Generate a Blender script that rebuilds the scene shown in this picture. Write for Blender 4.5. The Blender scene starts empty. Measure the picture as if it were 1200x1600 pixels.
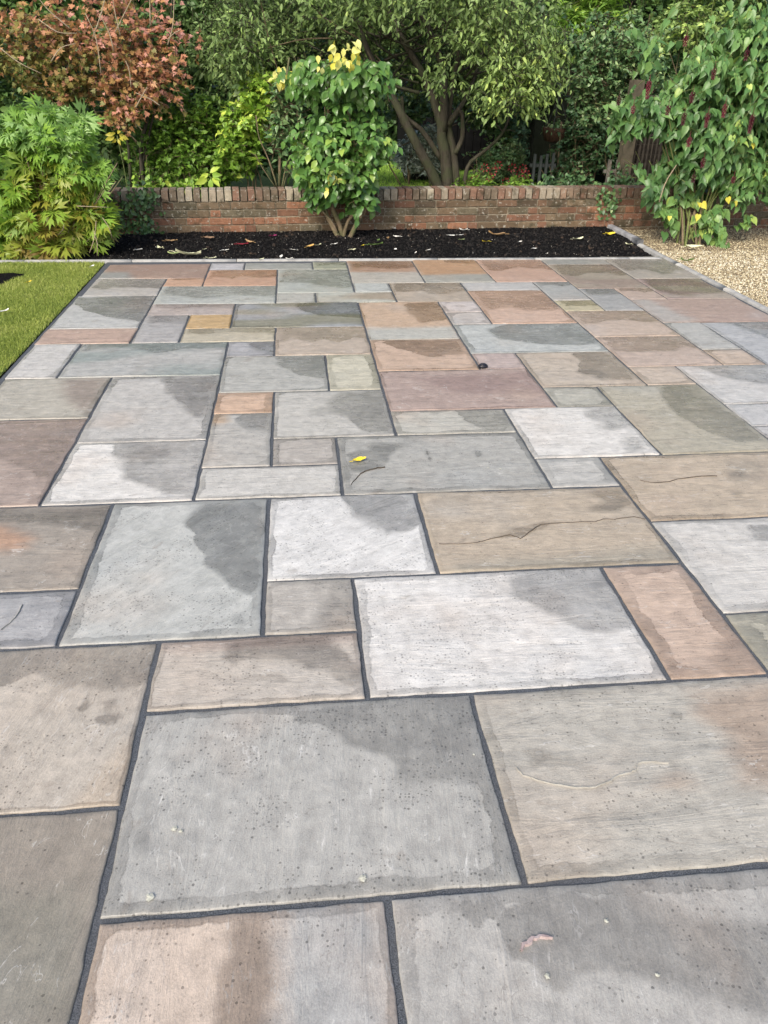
import bpy, math, random
import numpy as np
from mathutils import Vector, Matrix, noise as mnoise

# ------------------------------------------------------------------ camera, world, sun, exposure
SC = bpy.context.scene
COL = SC.collection
YAW, PITCH, ROLL, FPX, CAMH = 0.114808, 0.518025, 0.020027, 1222.42, 1.5395
_F = np.array([math.sin(YAW)*math.cos(PITCH), math.cos(YAW)*math.cos(PITCH), -math.sin(PITCH)])
_r0 = np.array([math.cos(YAW), -math.sin(YAW), 0.0]); _u0 = np.cross(_r0, _F)
_R = math.cos(ROLL)*_r0 + math.sin(ROLL)*_u0; _U = np.cross(_R, _F)
cam = bpy.data.cameras.new('camera'); camo = bpy.data.objects.new('camera', cam); COL.objects.link(camo)
camo.matrix_world = Matrix(((_R[0], _U[0], -_F[0], 0), (_R[1], _U[1], -_F[1], 0), (_R[2], _U[2], -_F[2], CAMH), (0, 0, 0, 1)))
cam.sensor_fit = 'HORIZONTAL'; cam.sensor_width = 36; cam.lens = FPX/1200*36
cam.clip_start = 0.05; cam.clip_end = 400
SC.camera = camo

SUN_EL, SUN_AZ = math.radians(40), math.radians(212)      # azimuth clockwise from +Y: light from behind, left
W = bpy.data.worlds.new('World'); SC.world = W; W.use_nodes = True
wn = W.node_tree; wn.nodes.clear()
sky = wn.nodes.new('ShaderNodeTexSky'); sky.sky_type = 'NISHITA'; sky.sun_disc = False
sky.sun_elevation = SUN_EL; sky.sun_rotation = SUN_AZ
sky.air_density = 1.0; sky.dust_density = 3.0; sky.ozone_density = 0.0
bg = wn.nodes.new('ShaderNodeBackground'); bg.inputs['Strength'].default_value = 0.135
wo = wn.nodes.new('ShaderNodeOutputWorld')
wn.links.new(sky.outputs[0], bg.inputs[0]); wn.links.new(bg.outputs[0], wo.inputs[0])
sl = bpy.data.lights.new('sun', 'SUN'); sl.energy = 1.8; sl.angle = math.radians(22); sl.color = (1.0, 0.94, 0.84)
so = bpy.data.objects.new('sun', sl); COL.objects.link(so)
sd_ = Vector((math.sin(SUN_AZ)*math.cos(SUN_EL), math.cos(SUN_AZ)*math.cos(SUN_EL), math.sin(SUN_EL)))
so.rotation_euler = sd_.to_track_quat('Z', 'Y').to_euler()
vs = SC.view_settings
SC.display_settings.display_device = 'sRGB'
vs.view_transform = 'Standard'; vs.look = 'None'; vs.exposure = 0.78; vs.gamma = 1.0; vs.use_curve_mapping = False

# ------------------------------------------------------------------ helpers
RS = np.random.RandomState(11)
random.seed(5)
def ray(px, py):
    return _F + (px-600)/FPX*_R + (800-py)/FPX*_U
def gp(px, py, z=0.0):          # point of the level z seen at a pixel of the 1200x1600 photograph
    d = ray(px, py); t = (z-CAMH)/d[2]; return Vector((d[0]*t, d[1]*t, z))
def at(px, py, Y):
    d = ray(px, py); t = Y/d[1]; return Vector((d[0]*t, Y, CAMH+d[2]*t))
def lin(c):
    return tuple(((v/255)/12.92 if v/255 <= .04045 else ((v/255+.055)/1.055)**2.4) for v in c[:3])

def tag(o, label=None, cat=None, group=None, kind=None):
    if label: o['label'] = label
    if cat: o['category'] = cat
    if group: o['group'] = group
    if kind: o['kind'] = kind
    return o
def empty(name, loc, label=None, cat=None, group=None):
    o = bpy.data.objects.new(name, None); COL.objects.link(o); o.location = loc
    o.empty_display_size = .1
    return tag(o, label, cat, group)
def link(name, me, parent=None, loc=None):
    o = bpy.data.objects.new(name, me); COL.objects.link(o)
    if parent is not None: o.parent = parent
    if loc is not None: o.location = loc
    return o
def mesh_np(name, V, faces_list, mat=None, attrs=None, smooth=False):
    """V: (n,3); faces_list: list of (m,k) int arrays; attrs: {name: (n,) float or (n,3)}"""
    me = bpy.data.meshes.new(name)
    V = np.ascontiguousarray(V, dtype=np.float32)
    me.vertices.add(len(V)); me.vertices.foreach_set('co', V.ravel())
    faces_list = [np.asarray(f, dtype=np.int32) for f in faces_list if len(f)]
    tot = sum(f.size for f in faces_list); n = sum(len(f) for f in faces_list)
    me.loops.add(tot); me.loops.foreach_set('vertex_index', np.concatenate([f.ravel() for f in faces_list]))
    st = []; o = 0
    for f in faces_list:
        st.append(o + np.arange(len(f))*f.shape[1]); o += f.size
    me.polygons.add(n); me.polygons.foreach_set('loop_start', np.concatenate(st).astype(np.int32))
    me.update(calc_edges=True)
    if smooth: me.polygons.foreach_set('use_smooth', np.ones(n, dtype=bool))
    for k, a in (attrs or {}).items():
        a = np.asarray(a, dtype=np.float32)
        at_ = me.attributes.new(k, 'FLOAT' if a.ndim == 1 else 'FLOAT_VECTOR', 'POINT')
        at_.data.foreach_set('value' if a.ndim == 1 else 'vector', a.ravel())
    if mat: me.materials.append(mat)
    return me
class MB:
    """collects simple geometry for one mesh"""
    def __init__(s): s.v = []; s.f = []
    def add(s, vs_, fs):
        b = len(s.v); s.v += [tuple(v) for v in vs_]; s.f += [tuple(i+b for i in f) for f in fs]
    def box(s, x0, x1, y0, y1, z0, z1, j=0.0):
        r = lambda: random.uniform(-j, j)
        s.add([(x+r(), y+r(), z+r()) for x, y, z in [(x0,y0,z0),(x1,y0,z0),(x1,y1,z0),(x0,y1,z0),(x0,y0,z1),(x1,y0,z1),(x1,y1,z1),(x0,y1,z1)]],
              [(0,3,2,1),(4,5,6,7),(0,1,5,4),(1,2,6,5),(2,3,7,6),(3,0,4,7)])
    def tube(s, pts, rad, n=8, wob=0.0, cap=True):
        pts = [Vector(p) for p in pts]; rings = []
        for i, p in enumerate(pts):
            t = (pts[min(i+1, len(pts)-1)] - pts[max(i-1, 0)]).normalized()
            a = t.orthogonal().normalized() if i == 0 else (prev - t*prev.dot(t)).normalized()
            prev = a; b = t.cross(a)
            r = rad[i] if isinstance(rad, (list, tuple)) else rad
            rings.append([p + (a*math.cos(2*math.pi*k/n) + b*math.sin(2*math.pi*k/n))*r*(1+random.uniform(-wob, wob)) for k in range(n)])
        vs_ = [v for r_ in rings for v in r_]; fs = []
        for i in range(len(pts)-1):
            for k in range(n): fs.append((i*n+k, i*n+(k+1) % n, (i+1)*n+(k+1) % n, (i+1)*n+k))
        if cap: fs.append(tuple(range(n))[::-1]); fs.append(tuple((len(pts)-1)*n+k for k in range(n)))
        s.add(vs_, fs)
    def lathe(s, prof, n=24, c=(0, 0, 0), sx=1, sy=1):
        vs_ = []; fs = []
        for r, z in prof:
            for k in range(n): vs_.append((c[0]+r*sx*math.cos(2*math.pi*k/n), c[1]+r*sy*math.sin(2*math.pi*k/n), c[2]+z))
        for i in range(len(prof)-1):
            for k in range(n): fs.append((i*n+k, i*n+(k+1) % n, (i+1)*n+(k+1) % n, (i+1)*n+k))
        fs.append(tuple(range(n))[::-1]); fs.append(tuple((len(prof)-1)*n+k for k in range(n)))
        s.add(vs_, fs)
    def mesh(s, name, mat, smooth=False):
        me = bpy.data.meshes.new(name); me.from_pydata(s.v, [], s.f); me.update()
        if smooth: me.polygons.foreach_set('use_smooth', [True]*len(me.polygons))
        if mat: me.materials.append(mat)
        return me
    def build(s, name, mat, parent=None, loc=None, smooth=False):
        return link(name, s.mesh(name, mat, smooth), parent, loc)
def curve(pts, n):
    """smooth polyline through control points"""
    P = [Vector(p) for p in pts]; out = []
    P = [P[0]*2-P[1]] + P + [P[-1]*2-P[-2]]
    segs = len(P)-3
    for i in range(n):
        t = i/(n-1)*segs; k = min(int(t), segs-1); t -= k
        a, b, c, d = P[k:k+4]
        out.append(0.5*((2*b)+(c-a)*t+(2*a-5*b+4*c-d)*t*t+(3*b-a-3*c+d)*t**3))
    return out

# ------------------------------------------------------------------ node helpers
class NT:
    def __init__(s, name):
        s.m = bpy.data.materials.new(name); s.m.use_nodes = True
        s.t = s.m.node_tree; s.t.nodes.clear()
        s.out = s.t.nodes.new('ShaderNodeOutputMaterial')
    def n(s, typ, **kw):
        nd = s.t.nodes.new(typ)
        for k, v in kw.items(): setattr(nd, k, v)
        return nd
    def set(s, sock, v):
        if hasattr(v, 'bl_rna') and 'NodeSocket' in v.bl_rna.identifier: s.t.links.new(v, sock)
        else:
            if isinstance(v, (tuple, list)) and len(v) == 3 and sock.type == 'RGBA': v = (*v, 1)
            sock.default_value = v
    def math(s, op, a, b=None, c=None, clamp=False):
        nd = s.n('ShaderNodeMath', operation=op, use_clamp=clamp); s.set(nd.inputs[0], a)
        if b is not None: s.set(nd.inputs[1], b)
        if c is not None: s.set(nd.inputs[2], c)
        return nd.outputs[0]
    def mix(s, f, a, b, mode='MIX'):
        nd = s.n('ShaderNodeMix', data_type='RGBA', blend_type=mode)
        s.set(nd.inputs[0], f); s.set(nd.inputs[6], a); s.set(nd.inputs[7], b); return nd.outputs[2]
    def smooth(s, x, lo, hi, a=0.0, b=1.0):
        nd = s.n('ShaderNodeMapRange', interpolation_type='SMOOTHSTEP')
        s.set(nd.inputs[0], x); s.set(nd.inputs[1], lo); s.set(nd.inputs[2], hi); s.set(nd.inputs[3], a); s.set(nd.inputs[4], b); return nd.outputs[0]
    def noise(s, vec, scale, detail=3, rough=.55, dist=0.0):
        nd = s.n('ShaderNodeTexNoise'); s.set(nd.inputs['Vector'], vec); s.set(nd.inputs['Scale'], scale)
        nd.inputs['Detail'].default_value = detail; nd.inputs['Roughness'].default_value = rough; nd.inputs['Distortion'].default_value = dist
        return nd.outputs[0]
    def vmul(s, v, k):
        nd = s.n('ShaderNodeVectorMath', operation='MULTIPLY'); s.set(nd.inputs[0], v); nd.inputs[1].default_value = k; return nd.outputs[0]
    def vadd(s, v, k):
        nd = s.n('ShaderNodeVectorMath', operation='ADD'); s.set(nd.inputs[0], v); s.set(nd.inputs[1], k); return nd.outputs[0]
    def attr(s, name, typ='GEOMETRY', out='Fac'):
        nd = s.n('ShaderNodeAttribute', attribute_type=typ, attribute_name=name); return nd.outputs[out]
    def ramp(s, f, stops):
        nd = s.n('ShaderNodeValToRGB'); s.set(nd.inputs[0], f); e = nd.color_ramp.elements
        while len(e) < len(stops): e.new(.5)
        for i, (p, c) in enumerate(stops): e[i].position = p; e[i].color = (*c, 1)
        return nd.outputs[0]
    def bump(s, h, strength=.5, dist=.01, nrm=None):
        nd = s.n('ShaderNodeBump'); s.set(nd.inputs['Height'], h); nd.inputs['Strength'].default_value = strength; nd.inputs['Distance'].default_value = dist
        if nrm is not None: s.set(nd.inputs['Normal'], nrm)
        return nd.outputs[0]
    def bsdf(s, col, rough=.6, nrm=None, spec=.5, metal=0.0):
        nd = s.n('ShaderNodeBsdfPrincipled'); s.set(nd.inputs['Base Color'], col); s.set(nd.inputs['Roughness'], rough)
        s.set(nd.inputs['Specular IOR Level'], spec); nd.inputs['Metallic'].default_value = metal
        if nrm is not None: s.set(nd.inputs['Normal'], nrm)
        return nd.outputs[0]
    def fin(s, sh): s.t.links.new(sh, s.out.inputs['Surface']); return s.m
    def obj(s):
        return s.n('ShaderNodeTexCoord').outputs['Object']
    def pos(s):
        return s.n('ShaderNodeNewGeometry').outputs['Position']

def simple(name, c1, c2, scale=20, rough=.7, bump=.3, bd=.004, spec=.4, c3=None, detail=5):
    n = NT(name); p = n.pos(); f = n.noise(p, scale, detail, .6)
    stops = [(.3, c1), (.7, c2)] if c3 is None else [(.25, c1), (.5, c2), (.72, c3)]
    return n.fin(n.bsdf(n.ramp(f, stops), rough, n.bump(n.noise(p, scale*3, 4), bump, bd), spec))
K_ALB = 1/1.60       # observed lit tone -> base colour
SLABS = [
    (-1.1832, 6.9251, 0.8662, 0.5273, (168, 146, 134), (165, 168, 166), [], [[[-0.54, -0.027], [-0.226, -0.036], [-0.103, -0.311], [-0.482, -0.299]]], 0, 0.3, 0, 'long pinkish brown slab', [], 0.62),
    (-1.3386, 6.3852, 0.56, 0.5524, (192, 190, 185), None, [[[-0.23, 0.326], [-0.26, -0.037], [-0.167, -0.097], [-0.073, -0.02], [0.02, -0.037], [0.113, -0.039], [0.207, -0.052], [0.3, -0.071], [0.33, 0.326]]], [], 0, 0.3, 0, 'pale grey slab with a darker back half', [], 0.72),
    (-0.9043, 6.5251, 0.3085, 0.2727, (208, 172, 146), None, [[[-0.104, 0.186], [-0.134, 0.085], [-0.083, 0.097], [-0.031, 0.067], [0.02, 0.083], [0.071, 0.11], [0.123, 0.11], [0.174, 0.055], [0.204, 0.186]]], [], 0, 0.3, 0, 'small orange slab', [], 0.72),
    (-0.6005, 7.0884, 0.299, 0.2495, (196, 198, 204), None, [], [], 0.012, 0.3, 0, 'small white slab', [], 0.62),
    (-0.4567, 6.6762, 0.5867, 0.5748, (204, 168, 144), None, [[[-0.243, 0.337], [-0.273, -0.071], [-0.176, 0.028], [-0.078, -0.073], [0.02, 0.035], [0.118, -0.031], [0.216, -0.012], [0.313, 0.012], [0.343, 0.337]]], [], 0, 0.3, 0, 'pink and orange slab', [], 0.72),
    (-0.1551, 7.0897, 0.5919, 0.2521, (166, 170, 166), None, [], [], 0, 0.3, 0, 'narrow grey slab', [], 0.62),
    (0.2936, 7.1042, 0.3053, 0.2812, (165, 170, 152), None, [[[-0.103, 0.191], [-0.133, -0.031], [-0.082, 0.021], [-0.031, -0.005], [0.02, 0.017], [0.071, 0.035], [0.122, 0.003], [0.173, 0.0], [0.203, 0.191]]], [], 0, 0.3, 0, 'small greenish slab', [], 0.72),
    (0.1414, 6.5595, 0.6096, 0.8082, (182, 188, 182), None, [[[-0.255, 0.454], [-0.285, -0.098], [-0.183, -0.078], [-0.082, -0.099], [0.02, -0.171], [0.122, -0.235], [0.223, -0.282], [0.325, -0.193], [0.355, 0.454]]], [], 0, 0.3, 0, 'large green-grey slab', [], 0.72),
    (0.7471, 6.8675, 0.6018, 0.8407, (190, 188, 180), (180, 150, 128), [[[-0.251, 0.47], [-0.281, 0.059], [-0.181, 0.169], [-0.08, 0.167], [0.02, 0.087], [0.12, 0.089], [0.221, 0.106], [0.321, 0.15], [0.351, 0.47]]], [[[-0.321, 0.619], [0.368, 0.606], [0.304, -0.046], [-0.304, -0.029]]], 0, 0.3, 0, 'orange slab fading to grey at the front', [], 0.72),
    (1.3444, 6.8812, 0.5927, 0.8681, (172, 174, 168), (192, 158, 126), [[[-0.028, 0.421], [0.306, 0.469], [0.302, 0.279], [0.185, 0.229], [0.113, 0.31], [0.015, 0.26]]], [[[-0.312, 0.651], [0.39, 0.637], [0.323, -0.148], [-0.311, -0.177]]], 0, 0.3, 0, 'orange slab with grey front and dark stain', [], 0.62),
    (1.9507, 6.8953, 0.6199, 0.8963, (202, 172, 154), None, [[[-0.26, 0.498], [-0.29, -0.031], [-0.187, -0.069], [-0.083, 0.036], [0.02, 0.098], [0.123, 0.026], [0.227, 0.041], [0.33, -0.07], [0.36, 0.498]]], [], 0, 0.3, 0, 'pink slab with greyish back', [], 0.72),
    (2.5663, 7.2395, 0.6114, 0.2941, (160, 162, 158), None, [], [], 0, 0.3, 0, 'narrow plain grey slab', [], 0.62),
    (2.5663, 6.6494, 0.6114, 0.8861, (172, 164, 150), (162, 148, 138), [[[-0.256, 0.493], [-0.286, 0.065], [-0.184, -0.061], [-0.082, 0.076], [0.02, 0.109], [0.122, 0.111], [0.224, -0.011], [0.326, 0.026], [0.356, 0.493]]], [], 0, 0.3, 0, 'brownish grey slab', [], 0.72),
    (3.1739, 6.9736, 0.6037, 0.8869, (178, 174, 166), None, [[[-0.252, 0.493], [-0.282, -0.192], [-0.181, -0.131], [-0.081, -0.108], [0.02, -0.31], [0.121, -0.24], [0.221, -0.088], [0.322, -0.192], [0.352, 0.493]]], [], 0, 0.3, 0, 'dark brown-grey slab', [], 0.72),
    (3.1605, 6.1959, 0.5769, 0.6685, (178, 170, 158), (166, 150, 146), [[[-0.238, 0.384], [-0.268, -0.106], [-0.172, -0.224], [-0.076, -0.246], [0.02, -0.192], [0.116, -0.207], [0.212, -0.162], [0.308, -0.201], [0.338, 0.384]]], [], 0, 0.3, 0, 'mauve and brown-grey slab', [], 0.72),
    (2.7165, 6.034, 0.311, 0.3447, (192, 176, 166), None, [[[-0.106, 0.222], [-0.136, 0.044], [-0.084, 0.071], [-0.032, 0.074], [0.02, 0.028], [0.072, 0.056], [0.124, 0.044], [0.176, 0.086], [0.206, 0.222]]], [], 0, 0.3, 0, 'small pinkish slab', [], 0.72),
    (2.4108, 5.8801, 0.3004, 0.6525, (172, 175, 176), None, [[[-0.1, 0.376], [-0.13, 0.095], [-0.08, 0.136], [-0.03, 0.077], [0.02, 0.056], [0.07, 0.18], [0.12, 0.157], [0.17, 0.154], [0.2, 0.376]]], [], 0, 0.3, 0, 'upright grey slab', [], 0.72),
    (2.1056, 6.1525, 0.3101, 0.5893, (176, 180, 180), None, [[[-0.105, 0.345], [-0.135, 0.141], [-0.083, 0.119], [-0.032, 0.177], [0.02, 0.068], [0.072, 0.173], [0.123, 0.157], [0.175, 0.144], [0.205, 0.345]]], [], 0, 0.3, 0, 'upright light grey slab', [], 0.72),
    (2.1056, 5.7058, 0.3101, 0.304, (196, 190, 162), None, [[[-0.105, 0.202], [-0.135, -0.032], [-0.083, 0.021], [-0.032, -0.02], [0.02, -0.029], [0.072, -0.014], [0.123, -0.033], [0.175, 0.014], [0.205, 0.202]]], [], 0, 0.3, 0, 'small greenish yellow slab', [], 0.72),
    (1.6447, 6.3085, 0.6117, 0.2773, (196, 198, 198), None, [], [], 0.008, 0.3, 0, 'narrow pale grey slab', [], 0.62),
    (1.6447, 5.7115, 0.6117, 0.9167, (212, 186, 168), None, [[[-0.256, 0.508], [-0.286, -0.155], [-0.184, -0.097], [-0.082, 0.008], [0.02, -0.162], [0.122, -0.117], [0.224, -0.155], [0.326, -0.094], [0.356, 0.508]]], [], 0.02, 0.3, 0, 'large pink slab with brown back', [], 0.72),
    (1.1966, 5.7106, 0.2846, 0.2986, (212, 206, 204), None, [], [], 0.02, 0.3, 0, 'small whitish slab', [], 0.62),
    (1.1966, 5.4072, 0.2846, 0.3082, (200, 198, 196), None, [], [], 0.02, 0.3, 0, 'small off-white slab', [], 0.62),
    (1.0408, 6.1535, 0.5962, 0.5873, (190, 180, 166), None, [[[-0.248, 0.344], [-0.278, 0.013], [-0.179, -0.028], [-0.079, 0.019], [0.02, -0.102], [0.119, -0.08], [0.219, -0.022], [0.318, 0.018], [0.348, 0.344]]], [], 0.01, 0.3, 0, 'brownish pink slab', [], 0.72),
    (0.5945, 6.3013, 0.2964, 0.2918, (198, 204, 202), None, [], [], 0.012, 0.3, 0, 'small pale slab', [], 0.62),
    (0.4399, 6.0076, 0.6055, 0.2955, (198, 202, 194), (175, 165, 148), [], [], 0.01, 0.3, 0, 'narrow pale grey-green slab', [], 0.62),
    (-0.0131, 6.0076, 0.3005, 0.2955, (194, 196, 190), None, [], [], 0.012, 0.3, 0, 'small light grey slab', [], 0.62),
    (-0.611, 6.1243, 0.8952, 0.5289, (188, 194, 190), None, [[[-0.398, 0.314], [-0.428, -0.031], [-0.278, -0.055], [-0.129, -0.116], [0.02, -0.078], [0.169, -0.024], [0.318, -0.062], [0.468, -0.108], [0.498, 0.314]]], [], 0, 0.3, 0, 'long grey-green slab', [], 0.72),
    (-0.7574, 5.7115, 0.6024, 0.2968, (188, 180, 176), None, [[[-0.251, 0.198], [-0.281, 0.058], [-0.181, 0.013], [-0.08, -0.004], [0.02, 0.05], [0.12, 0.026], [0.221, 0.033], [0.321, 0.047], [0.351, 0.198]]], [], 0.01, 0.3, 0, 'narrow mauve grey slab', [], 0.72),
    (-0.9084, 5.2513, 0.3004, 0.6235, (186, 186, 186), None, [[[-0.1, 0.362], [-0.13, 0.117], [-0.08, 0.074], [-0.03, 0.12], [0.02, 0.038], [0.07, 0.17], [0.12, 0.068], [0.17, 0.174], [0.2, 0.362]]], [], 0.012, 0.3, 0, 'upright pale grey slab', [], 0.72),
    (-0.6072, 5.4018, 0.302, 0.3225, (204, 176, 130), None, [], [], 0.01, 0.3, 0, 'small ochre yellow slab', [], 0.62),
    (-0.4569, 5.0901, 0.6027, 0.301, (200, 194, 174), None, [[[-0.251, 0.2], [-0.281, 0.044], [-0.181, 0.005], [-0.08, 0.019], [0.02, 0.051], [0.12, 0.034], [0.221, 0.04], [0.321, -0.017], [0.351, 0.2]]], [], 0.01, 0.3, 0, 'narrow beige slab', [], 0.72),
    (-0.005, 5.5502, 0.9024, 0.6193, (170, 175, 180), (150, 150, 135), [[[-0.045, 0.307], [0.458, 0.342], [0.45, -0.122], [0.157, -0.045], [0.023, 0.077]]], [], 0.02, 0.3, 0, 'long blue-grey slab with dark right end', [], 0.62),
    (0.1454, 4.9412, 0.6017, 0.5987, (200, 188, 174), None, [[[-0.251, 0.349], [-0.281, -0.073], [-0.181, 0.044], [-0.08, -0.064], [0.02, 0.021], [0.12, -0.077], [0.221, 0.069], [0.321, -0.012], [0.351, 0.349]]], [], 0.02, 0.3, 0, 'beige slab with brown back', [], 0.72),
    (0.7502, 5.3949, 0.608, 0.9298, (206, 182, 158), (196, 198, 192), [[[0.032, 0.411], [0.318, 0.437], [0.301, -0.041], [0.078, -0.11], [0.043, 0.133]]], [[[-0.315, -0.198], [0.317, -0.197], [0.319, -0.486], [-0.333, -0.508]]], 0.012, 0.3, 0, 'large sandy orange slab with grey front', [], 0.62),
    (-1.3492, 5.6891, 0.5813, 0.8399, (200, 203, 202), None, [[[-0.354, 0.358], [0.274, 0.448], [0.325, -0.291], [0.097, -0.203], [-0.138, 0.0]]], [], 0.012, 0.3, 0, 'pale grey slab with dark wet back', [], 0.56),
    (-1.3527, 5.1044, 0.5881, 0.3296, (198, 174, 160), None, [], [], 0.01, 0.3, 0, 'narrow pink slab', [], 0.62),
    (-1.4953, 4.6306, 0.2838, 0.618, (208, 208, 206), None, [], [], 0.02, 0.3, 0, 'white-grey slab beside the lawn', [], 0.62),
    (-0.901, 4.6306, 0.9048, 0.618, (190, 192, 190), (160, 170, 168), [[[-0.402, 0.359], [-0.432, 0.162], [-0.282, 0.203], [-0.131, 0.207], [0.02, 0.093], [0.171, 0.171], [0.322, 0.159], [0.472, 0.149], [0.502, 0.359]]], [], 0.018, 0.3, 0, 'long smooth grey slab', [], 0.72),
    (-0.302, 4.7907, 0.2931, 0.2978, (180, 182, 186), None, [[[-0.034, 0.147], [0.148, 0.165], [0.152, -0.106], [0.035, -0.075], [-0.002, 0.053]]], [], 0.02, 0.3, 0, 'small dark grey slab', [], 0.62),
    (-0.1478, 4.3412, 0.6016, 0.6012, (188, 190, 186), None, [[[0.007, 0.282], [0.297, 0.279], [0.298, -0.146], [0.184, -0.098], [0.076, 0.037], [0.001, 0.131]]], [], 0.02, 0.3, 0, 'grey slab with brown-grey damp patch', [], 0.64),
    (0.2996, 4.3412, 0.2932, 0.6012, (208, 206, 188), None, [], [], 0.035, 0.3, 0, 'cream coloured slab', [], 0.62),
    (0.7502, 4.6317, 0.608, 0.5967, (210, 186, 166), None, [[[-0.249, 0.264], [0.283, 0.293], [0.272, -0.021], [0.032, -0.069], [-0.124, 0.101]]], [], 0.022, 0.3, 0, 'pink-orange slab', [], 0.62),
    (0.8914, 4.0297, 0.8904, 0.6074, (184, 166, 158), (168, 148, 142), [], [[[-0.238, 0.179], [0.454, 0.248], [0.449, -0.161], [-0.094, -0.052]]], 0.015, 0.3, 0, 'long rose brown slab', [], 0.62),
    (1.5024, 4.9379, 0.8963, 0.6304, (196, 202, 201), None, [[[-0.071, 0.32], [0.45, 0.328], [0.453, -0.208], [0.064, -0.162], [-0.202, -0.04], [-0.239, 0.176]]], [], 0.025, 0.3, 0, 'long blue-grey slab', [], 0.6),
    (1.1955, 4.478, 0.2824, 0.2893, (194, 180, 176), None, [], [], 0.012, 0.3, 0, 'small mauve slab', [], 0.62),
    (1.6436, 4.3205, 0.6139, 0.6043, (198, 188, 174), None, [[[0.037, 0.281], [0.278, 0.294], [0.283, -0.248], [0.075, -0.194], [-0.032, -0.058], [0.043, 0.11]]], [], 0.022, 0.3, 0, 'beige slab with brown damp patch', [], 0.62),
    (1.4931, 3.8722, 0.3129, 0.2925, (190, 190, 180), None, [], [], 0.03, 0.3, 0, 'small grey-green slab', [], 0.62),
    (2.2558, 5.238, 0.6105, 0.6317, (202, 186, 172), None, [[[-0.255, 0.366], [-0.285, -0.033], [-0.183, -0.042], [-0.082, 0.071], [0.02, 0.065], [0.122, 0.031], [0.223, 0.011], [0.325, 0.008], [0.355, 0.366]]], [], 0.02, 0.3, 0, 'pink-brown slab with dark streaks', [], 0.72),
    (2.2558, 4.6241, 0.6105, 0.5961, (202, 186, 174), None, [[[-0.255, 0.348], [-0.285, -0.001], [-0.183, -0.043], [-0.082, -0.038], [0.02, -0.016], [0.122, -0.019], [0.223, 0.078], [0.325, -0.014], [0.355, 0.348]]], [], 0.02, 0.3, 0, 'pinkish slab with brown-grey back', [], 0.72),
    (2.0988, 4.1722, 0.2966, 0.3076, (206, 194, 180), None, [], [], 0.03, 0.3, 0, 'small cream pink slab', [], 0.62),
    (1.9483, 3.5715, 0.5976, 0.8937, (188, 184, 168), None, [[[0.055, 0.414], [0.282, 0.431], [0.279, -0.345], [0.122, -0.334], [0.029, -0.191], [-0.021, -0.008], [-0.006, 0.186]]], [], 0.015, 0.3, 0, 'large olive beige slab with brown damp patch', [], 0.66),
    (3.0023, 5.543, 0.8826, 0.6374, (186, 166, 156), (188, 184, 180), [], [[[-0.449, 0.346], [-0.295, 0.34], [-0.231, -0.098], [-0.163, -0.268], [-0.462, -0.35]]], 0.012, 0.3, 0, 'long reddish brown slab', [], 0.62),
    (2.6981, 4.9254, 0.2742, 0.5978, (188, 190, 188), None, [], [], 0.015, 0.3, 0, 'upright grey slab', [], 0.62),
    (2.6981, 4.4763, 0.2742, 0.3005, (206, 190, 174), None, [], [], 0.02, 0.3, 0, 'small pinkish cream slab', [], 0.62),
    (3.1457, 4.7751, 0.6209, 0.8983, (188, 192, 196), None, [[[-0.134, 0.46], [0.404, 0.469], [0.322, -0.121], [0.02, -0.106], [-0.046, 0.179]]], [], 0.02, 0.3, 0, 'large blue-grey slab at the right edge', [], 0.62),
    (2.7027, 4.0182, 0.9111, 0.6156, (210, 211, 210), None, [[[-0.353, 0.306], [0.683, 0.309], [0.779, 0.029], [-0.05, -0.03], [-0.26, 0.088]]], [], 0.015, 0.3, 0, 'long pale grey slab at the right edge', [], 0.62),
    (2.5527, 3.5643, 0.6111, 0.292, (204, 206, 207), None, [], [], 0.015, 0.3, 0, 'white-grey slab at the right edge', [], 0.62),
    (2.5527, 3.268, 0.6111, 0.3006, (198, 198, 198), None, [], [], 0.015, 0.3, 0, 'pale slab at the right edge', [], 0.62),
    (1.8009, 2.8293, 0.9072, 0.5906, (198, 185, 166), (180, 170, 154), [[[0.047, 0.096], [0.14, 0.102], [0.129, 0.052], [0.052, 0.046]], [[0.009, -0.065], [0.036, -0.096], [-0.003, -0.116]], [[-0.392, -0.007], [-0.345, -0.01], [-0.362, -0.038], [-0.393, -0.03]]], [[[0.104, 0.208], [0.331, 0.227], [0.238, 0.008], [0.062, 0.008]]], 0.025, 0.3, 0, 'large tan slab with a fine crack', [([[-0.357, 0.044], [-0.311, 0.017], [-0.236, 0.024], [-0.167, 0.049], [-0.071, 0.067], [0.001, 0.061]], 'crack')], 0.62),
    (1.3469, 3.4253, 0.6053, 0.6013, (230, 230, 227), None, [[[0.102, 0.255], [0.297, 0.296], [0.302, 0.057], [0.207, -0.017], [0.123, -0.042], [0.151, 0.082], [0.1, 0.127]], [[0.157, -0.15], [0.238, -0.081], [0.293, -0.144], [0.234, -0.249], [0.166, -0.265]]], [], 0.02, 0.5, 0, 'white slab with a grey damp corner', [], 0.62),
    (1.1958, 2.9817, 0.3031, 0.2859, (198, 199, 196), None, [], [], 0.035, 0.3, 0, 'small light grey slab', [], 0.62),
    (0.7452, 3.5743, 0.598, 0.3033, (200, 200, 192), None, [[[0.024, 0.148], [0.296, 0.14], [0.288, -0.132], [0.162, -0.139], [0.086, -0.04]]], [], 0.025, 0.3, 0, 'narrow pale slab with damp right end', [], 0.62),
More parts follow.
